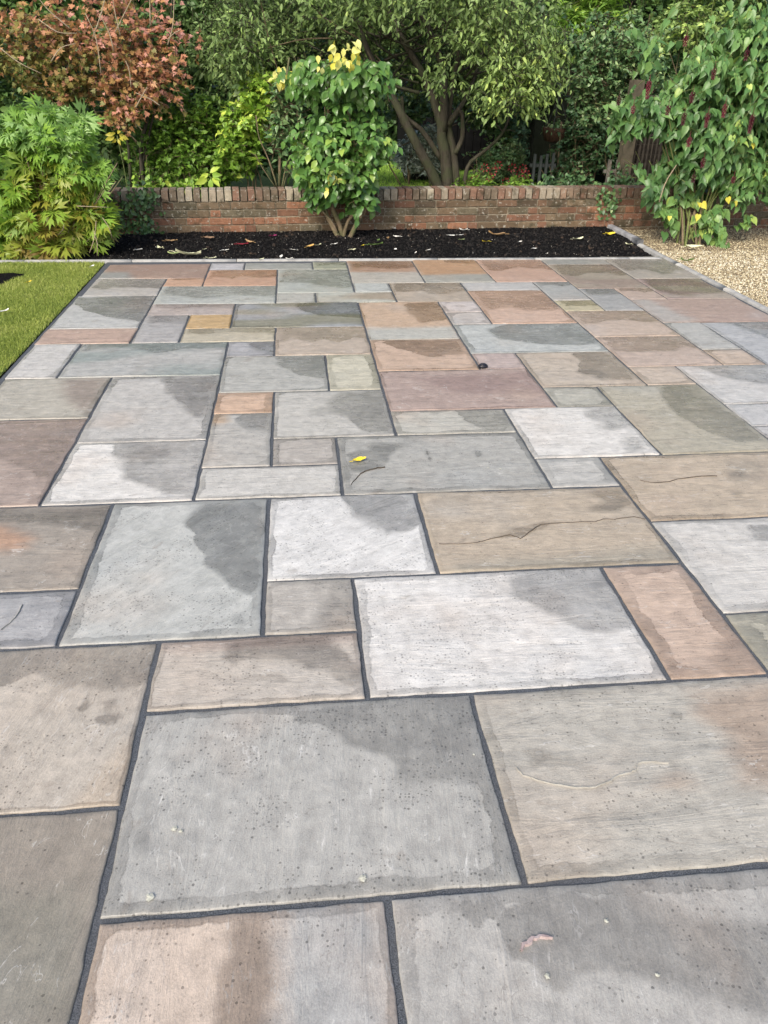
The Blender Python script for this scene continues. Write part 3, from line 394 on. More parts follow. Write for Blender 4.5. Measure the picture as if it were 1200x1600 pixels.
WB = (1.035, 1.0, .955)
PX0, PX1, PY0, PY1 = -1.66, 3.462, 0.1, 7.298
def build_patio():
    mb = MB(); mb.box(PX0, PX1, PY0, PY1, -.08, -.0065)
    patio = tag(mb.build('patio', M_JOINT), kind='structure')
    pc = {}
    for si, (cx, cy, w, d, c, b, damp, bp, ring, speck, g, label, cracks, dv) in enumerate(SLABS):
        gap = .0062 if cy > 3 else .0078
        w -= 2*gap; d -= 2*gap
        step = .022 if cy < 3.2 else (.04 if cy < 5 else .06)
        xs, ys = axis_pts(w, step), axis_pts(d, step)
        nx, ny = len(xs), len(ys)
        X, Y = np.meshgrid(xs, ys); X = X.ravel(); Y = Y.ravel()
        I = np.tile(np.arange(nx), ny); J = np.repeat(np.arange(ny), nx)
        # hand-dressed edges: outline wavers and is slightly chipped
        lx = smooth_noise1(ys, si+.1, 9)*.0045 + smooth_noise1(ys, si+.3, 40)*.0022; rx = smooth_noise1(ys, si+.5, 9)*.0045 + smooth_noise1(ys, si+.7, 40)*.0022
        ly = smooth_noise1(xs, si+.2, 9)*.0045 + smooth_noise1(xs, si+.4, 40)*.0022; ry = smooth_noise1(xs, si+.6, 9)*.0045 + smooth_noise1(xs, si+.8, 40)*.0022
        tx = (X+w/2)/w; ty = (Y+d/2)/d
        Xw = X + (1-tx)**6*lx[J] + tx**6*rx[J]; Yw = Y + (1-ty)**6*ly[I] + ty**6*ry[I]
        ed = np.minimum(np.minimum(X+w/2, w/2-X), np.minimum(Y+d/2, d/2-Y))
        a = math.radians(g); ca, sa = math.cos(a), math.sin(a)
        G = np.stack([X*ca+Y*sa, -X*sa+Y*ca, np.zeros_like(X)], 1) + np.array([si*3.37 % 50, si*1.91 % 40, si*.73 % 9])
        Z = np.array([mnoise.noise(Vector((p[0]*2.2, p[1]*7, p[2])))*.0021 + mnoise.noise(Vector((p[0]*8, p[1]*20, p[2])))*.0009 for p in G])
        st = np.array([mnoise.noise(Vector((p[0]*1.1, p[1]*3.1, p[2]+4))) for p in G]); Z += np.floor(st*5)/5*.0028     # riven steps
        Z = Z - .0008*(ed < .005) - .0035*(ed < .0005)*.55
        tilt = RS.uniform(-.0016, .0016, 2); Z += X*tilt[0] + Y*tilt[1] + RS.uniform(-.0008, .0008)
        n0 = len(X); V = np.stack([Xw, Yw, Z], 1)
        q = (J[:, None]*0+0)
        jj, ii = np.meshgrid(np.arange(ny-1), np.arange(nx-1), indexing='ij'); k0 = (jj*nx+ii).ravel()
        F = np.stack([k0, k0+1, k0+nx+1, k0+nx], 1)
        per = list(range(nx)) + [j*nx+nx-1 for j in range(1, ny)] + [(ny-1)*nx+i for i in range(nx-2, -1, -1)] + [j*nx for j in range(ny-2, 0, -1)]
        Vs = V[per].copy(); Vs[:, 2] = -.03; m = len(per); per = np.array(per)
        F2 = np.stack([np.roll(per, -1), per, n0+np.arange(m), n0+np.roll(np.arange(m), -1)], 1)
        P2 = np.stack([X, Y], 1)
        sd = np.full(n0, -.3)
        for pl in damp: sd = np.maximum(sd, poly_sd(P2, pl))
        bs = np.full(n0, -.5) if b else np.full(n0, -.5)
        for pl in bp: bs = np.maximum(bs, poly_sd(P2, pl))
        if b and not bp: bs = np.array([mnoise.noise(Vector((p[0]*1.5, p[1]*5, p[2]+9))) for p in G])*.25
        ex = lambda arr: np.concatenate([arr, arr[per]])
        me = mesh_np('slab', np.concatenate([V, Vs]), [F, F2], M_SLAB,
                     {'gco': ex(G), 'damp': ex(sd), 'bsd': ex(bs), 'edge': np.concatenate([ed, np.zeros(m)])}, smooth=True)
        s = link('slab', me, patio, (cx, cy, 0))
        jit = RS.uniform(.97, 1.03)
        s.color = (*[v*K_ALB*jit*wb for v, wb in zip(lin(c), WB)], 1)
        s['colb'] = [v*K_ALB*wb for v, wb in zip(lin(b or c), WB)]; s['speck'] = float(speck); s['ringw'] = float(ring); s['dampv'] = float(dv); s['label'] = label
        for pts, kind in cracks:
            cb = MB(); P = [Vector((x, y, 0)) for x, y in pts]; Q = []
            for p0, p1 in zip(P, P[1:]):
                for t in (0, .33, .66): Q.append(p0.lerp(p1, t))
            Q.append(P[-1]); nQ = len(Q); wmax = {'crack': .0019, 'ledge': .0032, 'flake': .0075}[kind]; hh = {'crack': .0042, 'ledge': .0046, 'flake': .0075}[kind]
            vsx = []
            for i, p in enumerate(Q):
                t = (Q[min(i+1, nQ-1)]-Q[max(i-1, 0)]).normalized(); nn = Vector((-t.y, t.x, 0))
                p = p + nn*random.uniform(-.0022, .0022); ww = wmax*(.35+.65*math.sin(math.pi*min(1, max(.04, i/(nQ-1)))))*random.uniform(.5, 1.1)
                vsx += [p-nn*ww+Vector((0, 0, -.004)), p-nn*ww*.6+Vector((0, 0, hh)), p+nn*ww*.6+Vector((0, 0, hh-.0008)), p+nn*ww+Vector((0, 0, -.004))]
            fsx = [(4*i+k, 4*i+4+k, 4*i+5+k, 4*i+1+k) for i in range(nQ-1) for k in range(3)]
            cb.add(vsx, fsx)
            co = cb.build({'crack': 'crack', 'ledge': 'chipped_ledge', 'flake': 'stone_flake'}[kind], {'crack': M_CRACK, 'ledge': M_LEDGE, 'flake': M_FLAKE}[kind], s)
    return patio
build_patio()
def lichen(px, py, r):
    slabs = [o for o in bpy.data.objects if o.name.startswith('slab')]; g = gp(px, py)
    s = min(slabs, key=lambda o: (o.location.x-g.x)**2 + (o.location.y-g.y)**2); m = MB(); n = 14
    ring = [(g.x-s.location.x + r*random.uniform(.5, 1.1)*math.cos(6.283*k/n), g.y-s.location.y + r*random.uniform(.5, 1.1)*math.sin(6.283*k/n), .0035) for k in range(n)]
    m.add([(g.x-s.location.x, g.y-s.location.y, .0055)] + ring, [(0, 1+k, 1+(k+1) % n) for k in range(n)]); m.build('lichen_spot', M_LICH, s)
M_LICH = simple('pale_lichen', (.34, .34, .28), (.54, .54, .46), 150, .9)
for q in [(235, 1403, .011), (567, 1373, .010), (272, 1296, .009), (283, 1300, .006), (947, 1440, .006), (1027, 1525, .006), (855, 1527, .007), (763, 731, .006), (782, 733, .006), (740, 1180, .004)]: lichen(*q)

# ------------------------------------------------------------------ ground sheets
def grid_sheet(name, x0, x1, y0, y1, step, zf, mat, kind='structure', hole=None):
    nx, ny = int((x1-x0)/step)+1, int((y1-y0)/step)+1
    xs, ys = np.linspace(x0, x1, nx), np.linspace(y0, y1, ny); X, Y = np.meshgrid(xs, ys); X = X.ravel(); Y = Y.ravel()
    Z = zf(X, Y); jj, ii = np.meshgrid(np.arange(ny-1), np.arange(nx-1), indexing='ij'); k = (jj*nx+ii).ravel()
    me = mesh_np(name, np.stack([X, Y, Z], 1), [np.stack([k, k+1, k+nx+1, k+nx], 1)], mat, smooth=True)
    return tag(link(name, me), kind=kind)
def nz(X, Y, s, seed=0.0):
    return np.array([mnoise.noise(Vector((x*s, y*s, seed))) for x, y in zip(X, Y)])
M_EARTH = simple('bare_earth', (.035, .028, .02), (.075, .058, .04), 6, .95)
M_SOIL = simple('dark_compost', (.003, .003, .0032), (.009, .0085, .009), 55, .95, .9, .012, .05, (.016, .015, .0155))
M_TURF = simple('turf_base', (.035, .055, .012), (.085, .125, .03), 18, .95)
M_GBED = simple('gravel_bed', (.22, .18, .12), (.44, .37, .25), 90, .9, .6, .01)
def wall_y(x): return 8.6 + .07*x
grid_sheet('ground', -150, 150, -60, 240, 10, lambda X, Y: X*0-.12, M_EARTH)
ZS = lambda X, Y: -.032 + .055*np.clip((Y-7.34)/1.1, 0, 1) + .018*nz(X, Y, 5) + .012*nz(X, Y, 16, 3) + .007*nz(X, Y, 45, 6)
grid_sheet('soil_bed', -5.0, 3.45, 7.36, 9.0, .028, ZS, M_SOIL)
grid_sheet('lawn', -7.0, -1.675, 0.1, 7.285, .15, lambda X, Y: -.012 + .008*nz(X, Y, 2), M_TURF)
grid_sheet('gravel_area', 3.54, 9.0, 0.1, 9.3, .06, lambda X, Y: -.02 + .012*nz(X, Y, 3), M_GBED)
grid_sheet('rear_lawn', -9, 15, 9.1, 22, .5, lambda X, Y: -.02 + .02*nz(X, Y, .6), M_TURF)

# concrete edging at the back of the patio, round-topped kerb along the gravel
def edging():
    t = empty('concrete_edging', (0, 7.32, 0), 'thin pale concrete edging strip between the paving and the dark soil bed', 'edging')
    x = -5.1
    while x < 3.42:
        L = min(.91, 3.44-x); m = MB(); m.add(*strip_profile(L-.004, .05, .012, .11)); m.build('edging_stone', M_CONC, t, (x, 0, RS.uniform(-.001, .001)), True); x += .914
def strip_profile(L, w, top, deep, n=5, axis='x'):
    prof = [(-w/2, -deep), (-w/2, top-w*.16)] + [(-w/2*math.cos(math.pi*k/n), top-w*.16+w*.16*math.sin(math.pi*k/n)) for k in range(1, n)] + [(w/2, top-w*.16), (w/2, -deep)]
    m = len(prof); segs = 6; vs_ = []
    for i in range(segs+1):
        s = L*i/segs; vs_ += [((s, p, z) if axis == 'x' else (p, s, z)) for p, z in [(a+random.uniform(-.0007, .0007), b+random.uniform(-.0007, .0007)) for a, b in prof]]
    fs = [(i*m+k, i*m+k+1, (i+1)*m+k+1, (i+1)*m+k) for i in range(segs) for k in range(m-1)]
    fs = [f[::-1] for f in fs] if axis == 'x' else fs
    fs += [tuple(range(m)), tuple(segs*m+k for k in range(m))[::-1]]
    return vs_, fs
edging()
def kerb():
    t = empty('round_topped_kerb', (3.5, 0, 0), 'round topped grey concrete kerb dividing paving and soil from the gravel', 'kerb')
    y = 8.9; i = 0
    while y > 1.0:
        L = .915; y0 = y-L; top = .052 if y0 > 7.1 else .012
        m = MB(); m.add(*strip_profile(L-.005, .072 if top > .03 else .06, top, .13, 7, 'y'))
        m.build('kerb_stone', M_KERB if top > .03 else M_CONC, t, (0, y0, RS.uniform(-.002, .002)), True); y = y0; i += 1
        if i == 2: y = 7.345-.001 if False else y
kerb()
# ------------------------------------------------------------------ foliage tools
def leaf_material(name, stops, trans=.25, rough=.42, spec=.45, vein=.12):
    n = NT(name); t = n.attr('tint'); f = n.noise(n.pos(), 7, 3, .6)
    t2 = n.math('ADD', t, n.math('MULTIPLY', n.math('SUBTRACT', f, .5), .30), clamp=True)
    c = n.ramp(t2, stops)
    f2 = n.noise(n.pos(), 90, 2, .6); k = n.math('MULTIPLY_ADD', f2, 2*vein, 1-vein)
    kc = n.n('ShaderNodeCombineXYZ'); [n.set(kc.inputs[i], k) for i in range(3)]
    c = n.mix(1.0, c, kc.outputs[0], 'MULTIPLY')
    b = n.bsdf(c, rough, None, spec); tr = n.n('ShaderNodeBsdfTranslucent'); n.set(tr.inputs[0], c)
    mx = n.n('ShaderNodeMixShader'); mx.inputs[0].default_value = trans; n.t.links.new(b, mx.inputs[1]); n.t.links.new(tr.outputs[0], mx.inputs[2])
    return n.fin(mx.outputs[0])
def bark_material(name, a, b, scale=30, moss=None):
    n = NT(name); p = n.pos(); f = n.noise(n.vmul(p, (1, 1, .3)), scale, 5, .65)
    c = n.ramp(f, [(.3, a), (.7, b)])
    if moss: c = n.mix(n.smooth(n.noise(p, 5, 4), .45, .62, 0, .75), c, moss)
    return n.fin(n.bsdf(c, .85, n.bump(f, .8, .012), .25))

def norm(a): return a/np.maximum(np.linalg.norm(a, axis=-1, keepdims=True), 1e-9)
# leaf outlines: (points, faces); x runs along the leaf, z is up
def T_ovate(w=.27, droop=.16, fold=.07):
    V = [(0,0,0), (.22,-w*.8,fold), (.22,0,0), (.22,w*.8,fold), (.5,-w,fold*.8), (.5,0,-.02), (.5,w,fold*.8), (.78,-w*.5,-droop*.4), (.78,0,-droop*.5), (.78,w*.5,-droop*.4), (1,0,-droop)]
    F3 = [(0,1,2), (0,2,3), (7,10,8), (8,10,9)]; F4 = [(1,4,5,2), (2,5,6,3), (4,7,8,5), (5,8,9,6)]
    return np.array(V), [np.array(F3), np.array(F4)]
def T_heart(w=.42, droop=.2, fold=.08):
    V = [(.06,0,0), (-.04,-w*.55,fold), (.18,-w,fold), (.5,-w*.78,fold*.6), (.78,-w*.3,-droop*.3), (1,0,-droop), (.78,w*.3,-droop*.3), (.5,w*.78,fold*.6), (.18,w,fold), (-.04,w*.55,fold), (.5,0,-.03)]
    F3 = [(0,1,2), (0,2,10), (10,2,3), (10,3,4), (10,4,5), (10,5,6), (10,6,7), (10,7,8), (0,10,8), (0,8,9)]
    return np.array(V), [np.array(F3)]
def T_diamond(w=.2, droop=.08):
    V = [(0,0,0), (.45,-w,.05), (1,0,-droop), (.45,w,.05)]
    return np.array(V), [np.array([(0,1,2), (0,2,3)])]
def T_maple():
    ang = [-150, -115, -80, -62, -40, -22, 0, 22, 40, 62, 80, 115, 150]; rad = [.18, .42, .5, .36, .66, .45, 1, .45, .66, .36, .5, .42, .18]
    V = [(0,0,.0)] + [(r*math.cos(math.radians(a))*.8+.1, r*math.sin(math.radians(a))*.85, .03-.16*r*r) for a, r in zip(ang, rad)]
    F = [(0, i, i+1) for i in range(1, len(ang))]
    return np.array(V), [np.array(F)]
def T_palmate(lobes=(-120, -80, -42, 0, 42, 80, 120), w=.075):
    V = []; F = []
    for a in lobes:
        L = 1.0 if abs(a) < 20 else (.92 if abs(a) < 60 else .74 if abs(a) < 100 else .5); ca, sa = math.cos(math.radians(a)), math.sin(math.radians(a))
        pts = [(0,0,0), (.45*L,-w*.75,.02), (.45*L,w*.75,.02), (.58*L,0,-.03), (.84*L,-w*3.1,-.15), (.70*L,-w*.9,-.06), (L*1.03,0,-.22), (.70*L,w*.9,-.06), (.84*L,w*3.1,-.15), (.52*L,-w*1.5,-.02), (.52*L,w*1.5,-.02)]
        b = len(V); V += [(x*ca-y*sa, x*sa+y*ca, z) for x, y, z in pts]
        F += [(b, b+1, b+3), (b, b+3, b+2), (b+1, b+9, b+3), (b+9, b+4, b+5), (b+9, b+5, b+3), (b+3, b+5, b+6), (b+3, b+6, b+7), (b+3, b+7, b+10), (b+7, b+8, b+10), (b+2, b+3, b+10)]
    return np.array(V), [np.array(F)]

def frames(d, up):
    d = norm(d); s = norm(np.cross(up, d)); n = np.cross(d, s); return d, s, n
def leaf_geo(T, P, D, Up, S, tint):
    V, Fs = T; d, s, n = frames(D, Up); k = len(V); m = len(P)
    W = P[:, None, :] + S[:, None, None]*(V[None, :, 0:1]*d[:, None] + V[None, :, 1:2]*s[:, None] + V[None, :, 2:3]*n[:, None])
    off = (np.arange(m)*k)[:, None, None]
    return W.reshape(-1, 3), [(f[None]+off).reshape(-1, f.shape[1]) for f in Fs], np.repeat(tint, k)
def twigs(rs, ells, n, L=(.25, .5), leaves=10, up=.35, droop=.25, shell=(.35, 1.0), rnd=.5, start=.2, bend=None):
    """n twigs ending inside ellipsoids (cx,cy,cz,rx,ry,rz,weight); returns polylines and leaf anchors"""
    E = np.array([e[:6] for e in ells], float); w = np.array([e[6] if len(e) > 6 else e[3]*e[4]*e[5] for e in ells], float); w /= w.sum()
    k = rs.choice(len(ells), n, p=w); u = norm(rs.normal(size=(n, 3))); r = rs.uniform(shell[0], shell[1], n)[:, None]**.6
    tip = E[k, :3] + u*r*E[k, 3:6]
    out = norm(u*np.array([1, 1, .7])); d = norm(out + np.array([0, 0, up]) + rs.normal(size=(n, 3))*rnd)
    Ln = rs.uniform(L[0], L[1], n); base = tip - d*Ln[:, None]
    ts = np.linspace(0, 1, 5); pl = base[:, None, :] + d[:, None, :]*(Ln[:, None]*ts[None])[:, :, None]
    pl[:, :, 2] -= (droop*Ln)[:, None]*ts[None]**2
    m = leaves; t = start + (1-start)*(np.arange(m)+rs.uniform(0, .9, (n, m)))/m; t = np.clip(t, 0, 1)
    P = base[:, None, :] + d[:, None, :]*(Ln[:, None]*t)[:, :, None]; P[:, :, 2] -= droop*Ln[:, None]*t**2
    tang = d[:, None, :] + np.array([0, 0, -2*droop])*t[:, :, None]
    side = norm(np.cross(d, np.array([0, 0, 1.0])+rs.normal(size=(n, 3))*.3))
    sg = np.where((np.arange(m) % 2) == 0, 1, -1)[None, :, None]
    D = norm(tang*.6 + side[:, None, :]*sg*.9 + rs.normal(size=(n, m, 3))*.35)
    return pl, P.reshape(-1, 3), D.reshape(-1, 3), np.repeat(k, m), np.repeat(np.arange(n), m)
def twig_geo(pl, r0, r1=.0012, sides=3):
    n, m, _ = pl.shape; t = norm(np.gradient(pl, axis=1)); a = norm(np.cross(t, np.array([.31, .52, .8]))); b = np.cross(t, a)
    rad = np.linspace(r0, r1, m)[None, :, None]; ring = []
    for k in range(sides):
        th = 2*math.pi*k/sides; ring.append(pl + (a*math.cos(th)+b*math.sin(th))*rad)
    V = np.stack(ring, 2).reshape(-1, 3); F = []
    base = (np.arange(n)*m*sides)[:, None]
    for i in range(m-1):
        for k in range(sides):
            F.append(base + np.array([i*sides+k, i*sides+(k+1) % sides, (i+1)*sides+(k+1) % sides, (i+1)*sides+k]))
    return V, np.concatenate(F)
def pix(P):
    Q = P - np.array([0, 0, CAMH]); z = Q@_F; return 600+FPX*(Q@_R)/z, 800-FPX*(Q@_U)/z, z
class Plant:
    def __init__(s, name, label, cat, base, group=None):
        s.base = np.array(base, float); s.e = empty(name, tuple(base), label, cat, group); s.lv = []; s.tw = []
    def twigs(s, pl, r0=.004, r1=.0012): s.tw.append(twig_geo(pl - s.base, r0, r1))
    def leaves(s, T, P, D, size, tint, mat, upj=.5, rs=RS, up=None):
        n = len(P); size = np.broadcast_to(size, n)*(.55+.75*rs.beta(2, 1.6, n))
        Up = np.array([0, -.25, 1.0])[None]*np.ones((n, 1)) + rs.normal(size=(n, 3))*upj
        if up is not None: Up = up + rs.normal(size=(n, 3))*upj
        s.lv.append([T, P - s.base, D, Up, size, np.clip(tint, 0, 1)*np.ones(n), mat])
    def done(s, singles=0, mat_tw=None, name='leaf'):
        mats = []
        for L in s.lv:
            if L[6] not in mats: mats.append(L[6])
        # the leaves that show largest are objects of their own
        if singles:
            cand = []
            for li, (T, P, D, Up, S, t, mt) in enumerate(s.lv):
                x, y, z = pix(P + s.base); vis = (x > 4) & (x < 1196) & (y > 4) & (y < 1000)
                front = (P[:, 1] - np.median(P[:, 1]))
                sc = S/z*np.where(vis, 1, 0) - front*.012
                for i in np.argsort(-sc)[:singles]:
                    if vis[i]: cand.append((sc[i], li, i))
            cand.sort(reverse=True); cand = cand[:singles]; take = {}
            for _, li, i in cand: take.setdefault(li, []).append(i)
            for li, idx in take.items():
                T, P, D, Up, S, t, mt = s.lv[li]; d, sd2, nn = frames(D[idx], Up[idx])
                q = 8; var = []
                for v in range(q): var.append(mesh_np(name, T[0], T[1], mt, {'tint': np.full(len(T[0]), (v+.5)/q)}))
                for j, i in enumerate(idx):
                    o = link(name, var[min(q-1, int(t[i]*q))], s.e); k = float(S[i])
                    o.matrix_local = Matrix(((d[j][0]*k, sd2[j][0]*k, nn[j][0]*k, P[i][0]), (d[j][1]*k, sd2[j][1]*k, nn[j][1]*k, P[i][1]), (d[j][2]*k, sd2[j][2]*k, nn[j][2]*k, P[i][2]), (0, 0, 0, 1)))
                keep = np.ones(len(P), bool); keep[idx] = False
                s.lv[li] = [T, P[keep], D[keep], Up[keep], S[keep], t[keep], mt]
        for mi, mt in enumerate(mats):
            Vs, F3, F4, Tn, off = [], [], [], [], 0
            for T, P, D, Up, S, t, m2 in s.lv:
                if m2 is not mt or not len(P): continue
                V, Fs, tn = leaf_geo(T, P, D, Up, S, t)
                for f in Fs: (F3 if f.shape[1] == 3 else F4).append(f+off)
                Vs.append(V); Tn.append(tn); off += len(V)
            if Vs:
                fl = ([np.concatenate(F3)] if F3 else []) + ([np.concatenate(F4)] if F4 else [])
                tag(link('foliage', mesh_np('foliage', np.concatenate(Vs), fl, mt, {'tint': np.concatenate(Tn)}), s.e), kind='stuff')
        if s.tw:
            V = np.concatenate([a for a, _ in s.tw]); off = 0; F = []
            for a, f in s.tw: F.append(f+off); off += len(a)
            tag(link('twigs', mesh_np('twigs', V, [np.concatenate(F)], mat_tw), s.e), kind='stuff')
        return s
    def stem(s, pts, r0, r1, mat, name='stem', n=12, sides=8, wob=.08):
        b = Vector(s.base); c = curve(pts, n); rad = [r0+(r1-r0)*(i/(n-1))**.8 for i in range(n)]
        m = MB(); m.tube([p-b for p in c], rad, sides, wob); return m.build(name, mat, s.e, None, True)
def pz(*a): return at(*a)

G = lambda *s: list(s)
# leaf colours are real-world base colours
M_HEDGE = leaf_material('hedge_leaf', [(0, (0.039, 0.082, 0.029)), (.5, (0.090, 0.174, 0.045)), (.85, (0.193, 0.316, 0.073)), (1, (0.321, 0.442, 0.115))], .12, .5)
M_IVY = leaf_material('ivy_leaf', [(0, (0.039, 0.086, 0.037)), (.5, (0.088, 0.179, 0.066)), (.85, (0.186, 0.287, 0.114)), (1, (0.321, 0.430, 0.186))], .1, .38)
M_OLIVE = leaf_material('olive_leaf', [(0, (0.099, 0.160, 0.048)), (.5, (0.186, 0.283, 0.089)), (.8, (0.306, 0.445, 0.132)), (1, (0.524, 0.668, 0.177))], .3, .5)
M_PEONY = leaf_material('lobed_leaf', [(0, (0.202, 0.142, 0.038)), (.2, (0.313, 0.323, 0.048)), (.5, (0.239, 0.399, 0.048)), (.8, (0.239, 0.427, 0.076)), (1, (0.350, 0.532, 0.190))], .35, .42)
M_RED = leaf_material('autumn_leaf', [(0, (0.166, 0.190, 0.043)), (.28, (0.276, 0.240, 0.068)), (.5, (0.460, 0.260, 0.102)), (.78, (0.570, 0.260, 0.153)), (1, (0.662, 0.340, 0.272))], .3, .5)
M_GREEN = leaf_material('fresh_leaf', [(0, (0.061, 0.134, 0.021)), (.5, (0.154, 0.288, 0.038)), (.85, (0.306, 0.499, 0.069)), (1, (0.612, 0.730, 0.121))], .3, .42)
M_GLOSS = leaf_material('glossy_leaf', [(0, (0.047, 0.108, 0.027)), (.5, (0.099, 0.218, 0.048)), (.85, (0.166, 0.319, 0.073)), (1, (0.366, 0.494, 0.097))], .25, .3, .5)
M_YELLOW = leaf_material('yellow_leaf', [(0, (0.473, 0.432, 0.052)), (.5, (0.714, 0.660, 0.091)), (1, (0.840, 0.850, 0.325))], .35, .45)
M_HONEY = leaf_material('pointed_leaf', [(0, (0.041, 0.098, 0.031)), (.5, (0.101, 0.218, 0.065)), (.85, (0.201, 0.349, 0.097)), (1, (0.431, 0.560, 0.129))], .28, .38)
M_SILVER = leaf_material('silver_leaf', [(0, (0.150, 0.195, 0.150)), (.6, (0.330, 0.405, 0.345)), (1, (0.540, 0.600, 0.540))], .15, .6)
M_BLUE = leaf_material('blue_green_leaf', [(0, (0.033, 0.080, 0.054)), (.6, (0.078, 0.170, 0.108)), (1, (0.166, 0.300, 0.180))], .1, .5)
M_MAROON = leaf_material('maroon_bract', [(0, (.05, .006, .012)), (1, (.16, .02, .04))], .2, .5)
M_PINKF = leaf_material('red_flower', [(0, (.30, .03, .03)), (1, (.55, .10, .10))], .2, .6)
B_TREE = bark_material('tree_bark', (.022, .019, .013), (.085, .075, .055), 22, (.05, .058, .028))
B_TWIG = bark_material('twig_bark', (.07, .05, .03), (.17, .13, .08), 40)
B_PALE = bark_material('pale_twig_bark', (.22, .17, .11), (.42, .35, .25), 40)
B_SHRUB = bark_material('shrub_bark', (.10, .075, .045), (.24, .185, .12), 35, (.10, .11, .05))
B_GREENST = bark_material('green_stem', (.09, .13, .04), (.20, .22, .08), 25)

# ------------------------------------------------------------------ far hedge that closes the garden
def hedge():
    p = Plant('tall_hedge', 'tall dark evergreen hedge closing the far end of the garden behind every tree', 'hedge', (3, 19, 0))
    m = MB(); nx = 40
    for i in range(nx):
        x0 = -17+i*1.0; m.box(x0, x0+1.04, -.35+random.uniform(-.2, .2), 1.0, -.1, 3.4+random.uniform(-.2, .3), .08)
    m.build('shade_core', simple('hedge_shade', (.004, .008, .004), (.014, .024, .01), 3, .9), p.e)  # near-black core added to close sky gaps, its colour stands for inner shade
    rs = np.random.RandomState(1); n = 60000
    P = np.stack([rs.uniform(-14, 21, n), 19 - .35 - rs.uniform(0, .7, n)**1.3, rs.uniform(0, 4.0, n)], 1)
    P[:, 1] += .35*np.array([mnoise.noise(Vector((a*.8, 0, c*.9))) for a, _, c in P])*2
    t = rs.beta(2, 3, n)*.8 + .25*(P[:, 2]/4)
    D = norm(rs.normal(size=(n, 3))*.6 + np.array([0, -.7, -.1]))
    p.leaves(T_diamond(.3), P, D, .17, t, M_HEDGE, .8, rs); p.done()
hedge()
# ------------------------------------------------------------------ brick wall
def brick_mat():
    n = NT('old_brick'); p = n.pos(); c0 = n.n('ShaderNodeObjectInfo').outputs['Color']
    f = n.noise(p, 26, 5, .65); g = n.noise(p, 120, 3, .6)
    k = n.math('ADD', n.math('MULTIPLY', f, .9), .52); kc = n.n('ShaderNodeCombineXYZ'); [n.set(kc.inputs[i], k) for i in range(3)]
    c = n.mix(1.0, c0, kc.outputs[0], 'MULTIPLY')
    c = n.mix(n.smooth(n.noise(n.vadd(p, (3, 1, 7)), 7, 5, .65), .50, .66, 0, .7), c, (.045, .043, .026))        # dark moss
    c = n.mix(n.smooth(n.noise(n.vadd(p, (9, 2, 1)), 30, 4, .7), .56, .68, 0, .8), c, (.42, .40, .34))         # lichen and lime
    return n.fin(n.bsdf(c, .9, n.bump(n.math('ADD', f, g), .8, .006), .2))
